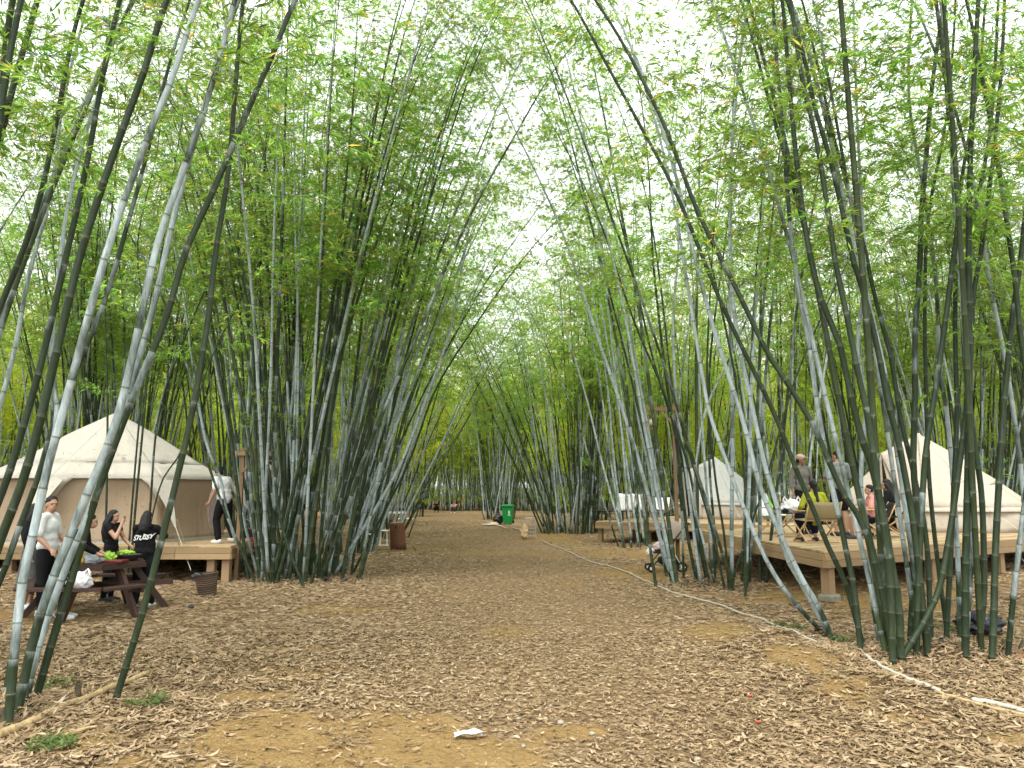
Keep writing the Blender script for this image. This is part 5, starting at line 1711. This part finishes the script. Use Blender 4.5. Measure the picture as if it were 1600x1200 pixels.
# ------------------------------------------------------------ by the path
t = empty('wheelie_bin', at_px(794, 42.0), math.radians(-8), 'bright green wheeled bin with a white emblem at the right edge of the path', 'bin')
m = MB()
w0, w1, d0, d1 = .22, .29, .25, .36
m.add([(-w0, -d0, .04), (w0, -d0, .04), (w0, d0, .04), (-w0, d0, .04), (-w1, -d1, .95), (w1, -d1, .95), (w1, d1, .95), (-w1, d1, .95)], [(3, 2, 1, 0), (4, 5, 6, 7), (0, 1, 5, 4), (1, 2, 6, 5), (2, 3, 7, 6), (3, 0, 4, 7)])
m.box((0, 0, .93), (w1 * 2 + .04, d1 * 2 + .04, .05), bev=.015)
m.build('body', M['bin'], t)
m = MB(); m.box((0, 0, .985), (w1 * 2 + .08, d1 * 2 + .08, .045), bev=.02); m.box((0, 0, 1.02), (w1 * 1.6, d1 * 1.6, .05), bev=.024); m.build('lid', M['bin'], t)
for s in (-1, 1):
    m = MB(); m.tube([(s * .25 - .025, .30, .11), (s * .25 + .025, .30, .11)], .11, 18); m.build('wheel', M['tyre'], t)
MB().tube([(-.24, .42, .96), (.24, .42, .96)], .018, 8).build('handle', M['bin'], t, True)
fy = lambda z: -(d0 + (d1 - d0) * (z - .04) / .91) - .004
def plate(pts, nm='emblem'):
    m = MB(); k_ = len(pts); m.add([(x, fy(z), z) for x, z in pts] + [(x, fy(z) + .003, z) for x, z in pts], [tuple(range(k_)), tuple(range(2 * k_ - 1, k_ - 1, -1))] + [(j, j + k_, (j + 1) % k_ + k_, (j + 1) % k_) for j in range(k_)]); return m.build(nm, M['white'], t)
plate([(.07, .56), (.13, .56), (.145, .64), (.12, .72), (.10, .76), (.08, .72), (.055, .64)])
for i in range(3): plate([(.035 + i * .048, .46), (.070 + i * .048, .46), (.070 + i * .048, .53), (.035 + i * .048, .53)], 'character_mark')
x, y, z = at_px(779, 42.2)
tag(crumple('rubbish_bag', (x, y, z), (.27, .24, .30), .4, M['blackbag'], 14), 'black rubbish bag slumped against the green bin', 'rubbish bag')
x, y, z = at_px(772, 41.3)
o = MB().box((0, 0, .09), (.42, .42, .02)).build('cardboard_sheet', M['card'], None, loc=(x, y, z)); o.rotation_euler = (.25, 0, .4); tag(o, 'flat sheet of tan cardboard in front of the rubbish bag', 'cardboard')
x, y, z = at_px(764, 40.6)
o = MB().lathe([(.20, 0), (.34, .03), (.36, .06), (.30, .05), (.02, .04)], 24, sy=.8).build('foam_tray', M['white'], None, True, loc=(x, y, z + .02)); tag(o, 'white oval foam lid lying on the leaves left of the bin', 'foam lid')

# wire rack at the foot of the dense clump
M['greywire'] = simple('grey_wire', (.36, .36, .36), .5, .2)
t = empty('wire_rack', at_px(827, 29.4), .2, 'small pale wire rack at the foot of the dense upright clump', 'rack')
MB().box((0, 0, .76), (.36, .30, .04), bev=.01).build('top', M['greywire'], t)
for a in range(4):
    c_, s_ = ((-.17, -.14), (.17, -.14), (.17, .14), (-.17, .14))[a]
    MB().tube([(c_, s_, .76), (c_ * 1.25, s_ * 1.25, 0)], .012, 6).build('leg', M['greywire'], t)
for z in (.12, .25, .38, .52):
    f_ = 1.25 - .25 * z / .76
    MB().tube([(-.17 * f_, -.14 * f_, z), (.17 * f_, -.14 * f_, z), (.17 * f_, .14 * f_, z), (-.17 * f_, .14 * f_, z), (-.17 * f_, -.14 * f_, z)], .009, 5).build('hoop', M['greywire'], t)
x, y, z = at_px(819, 29.0)
tag(crumple('paper_sack', (x, y, z), (.13, .11, .30), .55, M['card'], 22, freq=2.8), 'tan paper sack leaning on the wire rack', 'sack')
o = MB().add([(-.32, -.16, .0), (.28, -.2, .0), (.34, .14, .0), (-.22, .2, .0), (-.25, -.12, .12), (.2, -.15, .16), (.25, .1, .13), (-.15, .15, .1)], [(0, 3, 2, 1), (4, 5, 6, 7), (0, 1, 5, 4), (1, 2, 6, 5), (2, 3, 7, 6), (3, 0, 4, 7)]).build('plank_offcut', M['crate_edge'], None, loc=at_px(808, 40.5)); tag(o, 'pale timber offcut right of the green bin', 'timber')

# tilted wooden block with burnt characters
x, y, z = at_px(626, 23.9)
t = empty('upright_log', (x, y, z), .32, 'tilted red-brown upright log with burnt black characters at the left edge of the path', 'log')
t.rotation_euler.y = -.075
K = 22; vs = []; r = random.Random(3)
ra = [.235 + .012 * math.sin(3 * 2 * PI * j / K + 1) + r.uniform(-.006, .006) for j in range(K)]
for zz, f in ((-.03, 1.04), (.2, 1.0), (.55, .98), (.79, .99), (.80, .97)): vs += [(math.cos(2 * PI * j / K) * ra[j] * f, math.sin(2 * PI * j / K) * ra[j] * f * .85, zz) for j in range(K)]
MB().add(vs, [(i * K + j, i * K + (j + 1) % K, (i + 1) * K + (j + 1) % K, (i + 1) * K + j) for i in range(4) for j in range(K)] + [tuple(range(K - 1, -1, -1))]).build('bark', M['crate'], t, True)
MB().lathe([(.225, .79), (.222, .812), (.10, .818)], 22, sy=.85).build('sawn_top', M['crate_edge'], t)
m = MB()
def stroke(a, b, w_=.022): m.bar((a[0], -.199 + a[0] ** 2 * 1.5, a[1]), (b[0], -.199 + b[0] ** 2 * 1.5, b[1]), .008, w_, up=(0, 0, 1)) if abs(a[0] - b[0]) > abs(a[1] - b[1]) else m.bar((a[0], -.199 + a[0] ** 2 * 1.5, a[1]), (b[0], -.199 + b[0] ** 2 * 1.5, b[1]), w_, .008, up=(0, 1, 0))
m.lathe([(.065, -.002), (.065, .002)], 20, M=Matrix.Translation((-.03, -.199, .69)) @ Matrix.Rotation(PI / 2, 4, 'X'))
for z0 in (.50, .30):
    stroke((-.10, z0 + .07), (.04, z0 + .07)); stroke((-.10, z0 - .05), (.05, z0 - .05)); stroke((-.03, z0 + .10), (-.03, z0 - .09)); stroke((-.08, z0 + .02), (.02, z0 + .02))
stroke((-.09, .14), (.03, .14)); stroke((-.03, .20), (-.03, .08))
m.build('burnt_characters', M['black'], t)


def stool(label, loc, h, r, leg, top):
    t = empty('stool', loc, .3, label, 'stool')
    MB().lathe([(r * .96, h - .03), (r, h - .02), (r, h - .004), (r * .96, h)], 20).build('seat', top, t)
    for i in range(4):
        a = PI / 4 + i * PI / 2
        MB().tube([(r * .75 * math.cos(a), r * .75 * math.sin(a), h - .03), (r * math.cos(a), r * math.sin(a), .0)], .011, 6).build('leg', leg, t)
    MB().tube([(r * .98 * math.cos(a), r * .98 * math.sin(a), .04) for a in np.linspace(0, 2 * PI, 21)], .010, 5).build('foot_ring', leg, t)
stool('white stool standing just left of the wooden sign block', at_px(603, 25.2), .52, .17, M['white'], M['white'])
stool('white-topped stool on thin dark legs at the clump edge', at_px(579, 23.4), .52, .17, M['blackmetal'], M['white'])
t = empty('folding_table', at_px(607, 33.0), .1, 'folding table with a hanging white cloth behind the stools', 'table')
MB().box((0, 0, .86), (1.5, .7, .03), bev=.008).build('tabletop', M['blackmetal'], t)
for sx_ in (-1, 1):
    for sy_ in (-1, 1): MB().tube([(sx_ * .7, sy_ * .3, 0), (sx_ * .7, sy_ * .3, .86)], .016, 6).build('leg', M['blackmetal'], t)
x, y, z = at_px(609, 33.0)
o = MB().box((0, 0, 0), (1.56, .76, .012)).box((0, -.385, -.03), (1.56, .012, .07)).build('white_cloth', M['white'], None, loc=(x, y, z + .885)); o.rotation_euler.z = .1; tag(o, 'white cloth spread over the folding table left of the path', 'tablecloth')
o = MB().box((0, 0, 0), (1.6, .9, .012)).build('white_mat', M['white'], None, loc=(at_px(628, 49)[0], 49, gz(-7, 49) + .03)); tag(o, 'white groundsheet lying flat further up the path', 'groundsheet')

# ------------------------------------------------------------ on the ground
a, b = G(-22, 1168), G(232, 1056)
pts = [a.lerp(b, i / 12) for i in range(13)]
pts = [Vector((p.x, p.y, gz(p.x, p.y) + .035 + .006 * math.sin(i * 1.7))) for i, p in enumerate(pts)]
rs = [.036 - .0012 * i for i in range(13)]
k = simple('dry_bamboo', (.36, .26, .13), .6, .3, 5, bump=.15, sc=(.5, 6, 6))
vs_, rr2 = [], []
for i, p in enumerate(pts):
    vs_.append(p); rr2.append(rs[i])
    if i < 12:
        q = p.lerp(pts[i + 1], .5)
        vs_ += [q - (q - p).normalized() * .012, q, q + (q - p).normalized() * .012]; rr2 += [rs[i], rs[i] * 1.13, rs[i]]
o = MB().tube(vs_, rr2, 12, cap=False).build('fallen_bamboo_pole', k, None, True); so = o.modifiers.new('s', 'SOLIDIFY'); so.thickness = .008
tag(o, 'dry tan bamboo pole lying on the leaves in the near left corner', 'bamboo pole')


def ground_line(name, pix, r, mat, label, cat, wob=.01, group=None):
    pts = [G(*p) for p in pix]
    o_ = []
    for _ in range(2):
        for q in pts: q.z = gz(q.x, q.y)
        pts = [G(*p, gz(G(*p).x, G(*p).y)) for p in pix]
    path = culm_path(pts)
    for i, q in enumerate(path): o_.append((q[0] + wob * math.sin(i * 1.3), q[1] + wob * math.cos(i * .9), gz(q[0], q[1]) + r + .012))
    ob = MB().tube(o_, r, 8).build(name, mat, None, True)
    return tag(ob, label, cat, group)
ground_line('white_pipe', [(845, 845), (870, 856), (895, 866), (925, 880), (955, 887), (985, 898), (1010, 910), (1045, 925), (1085, 937), (1120, 946), (1155, 960), (1190, 970), (1225, 988), (1277, 1010)], .014, M['pvc'], 'long thin white pipe snaking along the right side of the path', 'pipe')
ground_line('white_pipe', [(1352, 1031), (1378, 1047), (1412, 1064), (1440, 1075), (1468, 1086)], .018, M['pvc'], 'white pipe length emerging from the earth bank below the near right clump', 'pipe')
ground_line('white_pipe', [(1520, 1100), (1545, 1103), (1580, 1112), (1640, 1128)], .020, M['pvc'], 'white pipe length running out at the right edge of the picture', 'pipe')
ground_line('white_pipe', [(769, 820), (780, 823), (791, 827)], .03, M['pvc'], 'short pale pipe length in front of the foam lid', 'pipe')
ground_line('white_pipe', [(801, 826), (807, 828), (814, 829)], .03, M['pvc'], 'short pale pipe length in front of the green bin', 'pipe')
ground_line('dead_branch', [(1462, 1086), (1500, 1096), (1540, 1108), (1600, 1122)], .014, k, 'brown stick lying along the white pipe at the right', 'stick')
ground_line('tan_stick', [(70, 1165), (110, 1150), (150, 1140)], .010, k, 'short tan stick lying just behind the dry bamboo pole', 'stick')

# hose loop under the right deck, tent ropes at right
c0 = P(1533, 893, 15.4)
o = MB().tube([(c0.x + .22 * math.cos(a) * 1.0 + .1, c0.y, c0.z + .30 * math.sin(a)) for a in np.linspace(math.radians(70), math.radians(290), 16)], .014, 8).build('hose', M['pvc'], None, True); tag(o, 'loop of white hose hanging below the right deck', 'hose')
o = MB().tube([P(1562, 842, 16.4), P(1604, 880, 15.3)], .009, 5).build('guy_rope', M['rope']); tag(o, 'pale guy rope slanting down over the edge of the right deck', 'rope')
x, y, z = P(1530, 985, 9.75)
tag(crumple('black_bag', (x, y, gz(x, y)), (.25, .18, .16), .55, M['blackbag'], 31), 'crumpled black plastic bag behind the near right culms', 'plastic bag')
p = G(1592, 1032); o = MB().box((0, 0, .03), (.26, .13, .06), bev=.008).build('brick', M['brick'], None, loc=(p.x, p.y, gz(p.x, p.y))); o.rotation_euler.z = .3; tag(o, 'reddish brick half sunk in leaves at the right edge', 'brick')
p = G(730, 1157)
m = MB(); r = random.Random(5)
for i in range(3):
    cx, cy = -.05 + i * .05, r.uniform(-.01, .02)
    K = 9; vs = [(cx, cy, .05 + .01 * i)] + [(cx + math.cos(2 * PI * j / K) * r.uniform(.04, .09), cy + math.sin(2 * PI * j / K) * r.uniform(.02, .055), r.uniform(.012, .05)) for j in range(K)]
    m.add(vs, [(0, 1 + j, 1 + (j + 1) % K) for j in range(K)])
tag(m.build('plastic_scrap', M['clearbag'], None, loc=(p.x, p.y, gz(p.x, p.y) + .004)), 'crumpled scrap of clear plastic on bare soil near the camera', 'litter')
M['redfoil'] = simple('red_foil', (.55, .06, .03), .5)
for (px, py), lab in (((1172, 1093), 'small red scrap lying on the leaves, the farther of two'), ((1184, 1132), 'small red scrap lying on the leaves, the nearer of two')):
    p = G(px, py); o = MB().add([(-.02, -.012, .0), (.02, -.008, .006), (.024, .012, .012), (-.012, .014, .004)], [(0, 1, 2, 3)]).build('red_scrap', M['redfoil'], None, loc=(p.x, p.y, gz(p.x, p.y) + .03)); tag(o, lab, 'litter')
p = G(298, 953); tag(crumple('dark_stone', (p.x, p.y, gz(p.x, p.y)), (.05, .035, .05), .4, M['iron'], 6, sub=3), 'small dark stone on the leaves right of the picnic table', 'stone')
r = random.Random(17)
for i, (px, py) in enumerate([(852, 1126), (809, 1127), (876, 1134), (818, 1171), (1090, 1190), (565, 1078), (747, 1028), (1010, 1140), (1005, 1180), (694, 1045), (925, 1150), (640, 1122), (1235, 1160), (860, 1105)]):
    p = G(px, py); s = r.uniform(.014, .03)
    o = crumple('pebble', (p.x, p.y, gz(p.x, p.y)), (s, s * .8, s * .7), .25, M['stone'], i, sub=2); tag(o, 'pale pebble lying among the leaves on the track', 'pebble', 'pebbles on the track')

# weeds: tufts of small green blades
k = leaf_mat('weed', [(0, (.045, .09, .02)), (1, (.12, .17, .04))], trans=(1.8, 1.8, 1.5), tw=.3); M['weed'] = k
def weeds(px, py, rad, n, label, seed):
    p = G(px, py); r = random.Random(seed); V_, T_ = [], []
    for i in range(n):
        a, q = r.uniform(0, 2 * PI), math.sqrt(r.random()) * rad
        x, y = q * math.cos(a), q * math.sin(a)
        z = gz(p.x + x, p.y + y) - gz(p.x, p.y)
        h = r.uniform(.02, .09)
        for j in range(3):
            az = r.uniform(0, 2 * PI); d = Vector((math.cos(az), math.sin(az), r.uniform(.1, .8))).normalized() * h * .8
            s = Vector((-math.sin(az), math.cos(az), 0)) * h * .14
            b0 = Vector((x, y, z + h * r.uniform(.1, .7))); nn = len(V_)
            V_ += [b0, b0 + d * .5 - s, b0 + d, b0 + d * .5 + s]; T_ += [(nn, nn + 1, nn + 2), (nn, nn + 2, nn + 3)]
    o = link('weeds', np_mesh('weeds', [tuple(v) for v in V_], T_, [M['weed']]), None, (p.x, p.y, gz(p.x, p.y)))
    tag(o, label, 'weeds', kind='stuff')
weeds(232, 1105, .16, 90, 'small green weeds right of the lone dark culm foot', 1)
weeds(82, 1172, .16, 80, 'small green weeds in the near left corner', 2)
weeds(80, 1075, .22, 80, 'green weeds round the foot of the near left clump', 3)
weeds(1235, 985, .22, 110, 'green weeds beside the pale leaning culms', 4)
weeds(1318, 1008, .13, 80, 'fresh green weeds at the foot of the pale leaning culms', 5)
weeds(1490, 985, .25, 110, 'green weeds inside the near right clump', 6)
weeds(1240, 905, .3, 70, 'green weeds beside the concrete footing', 7)
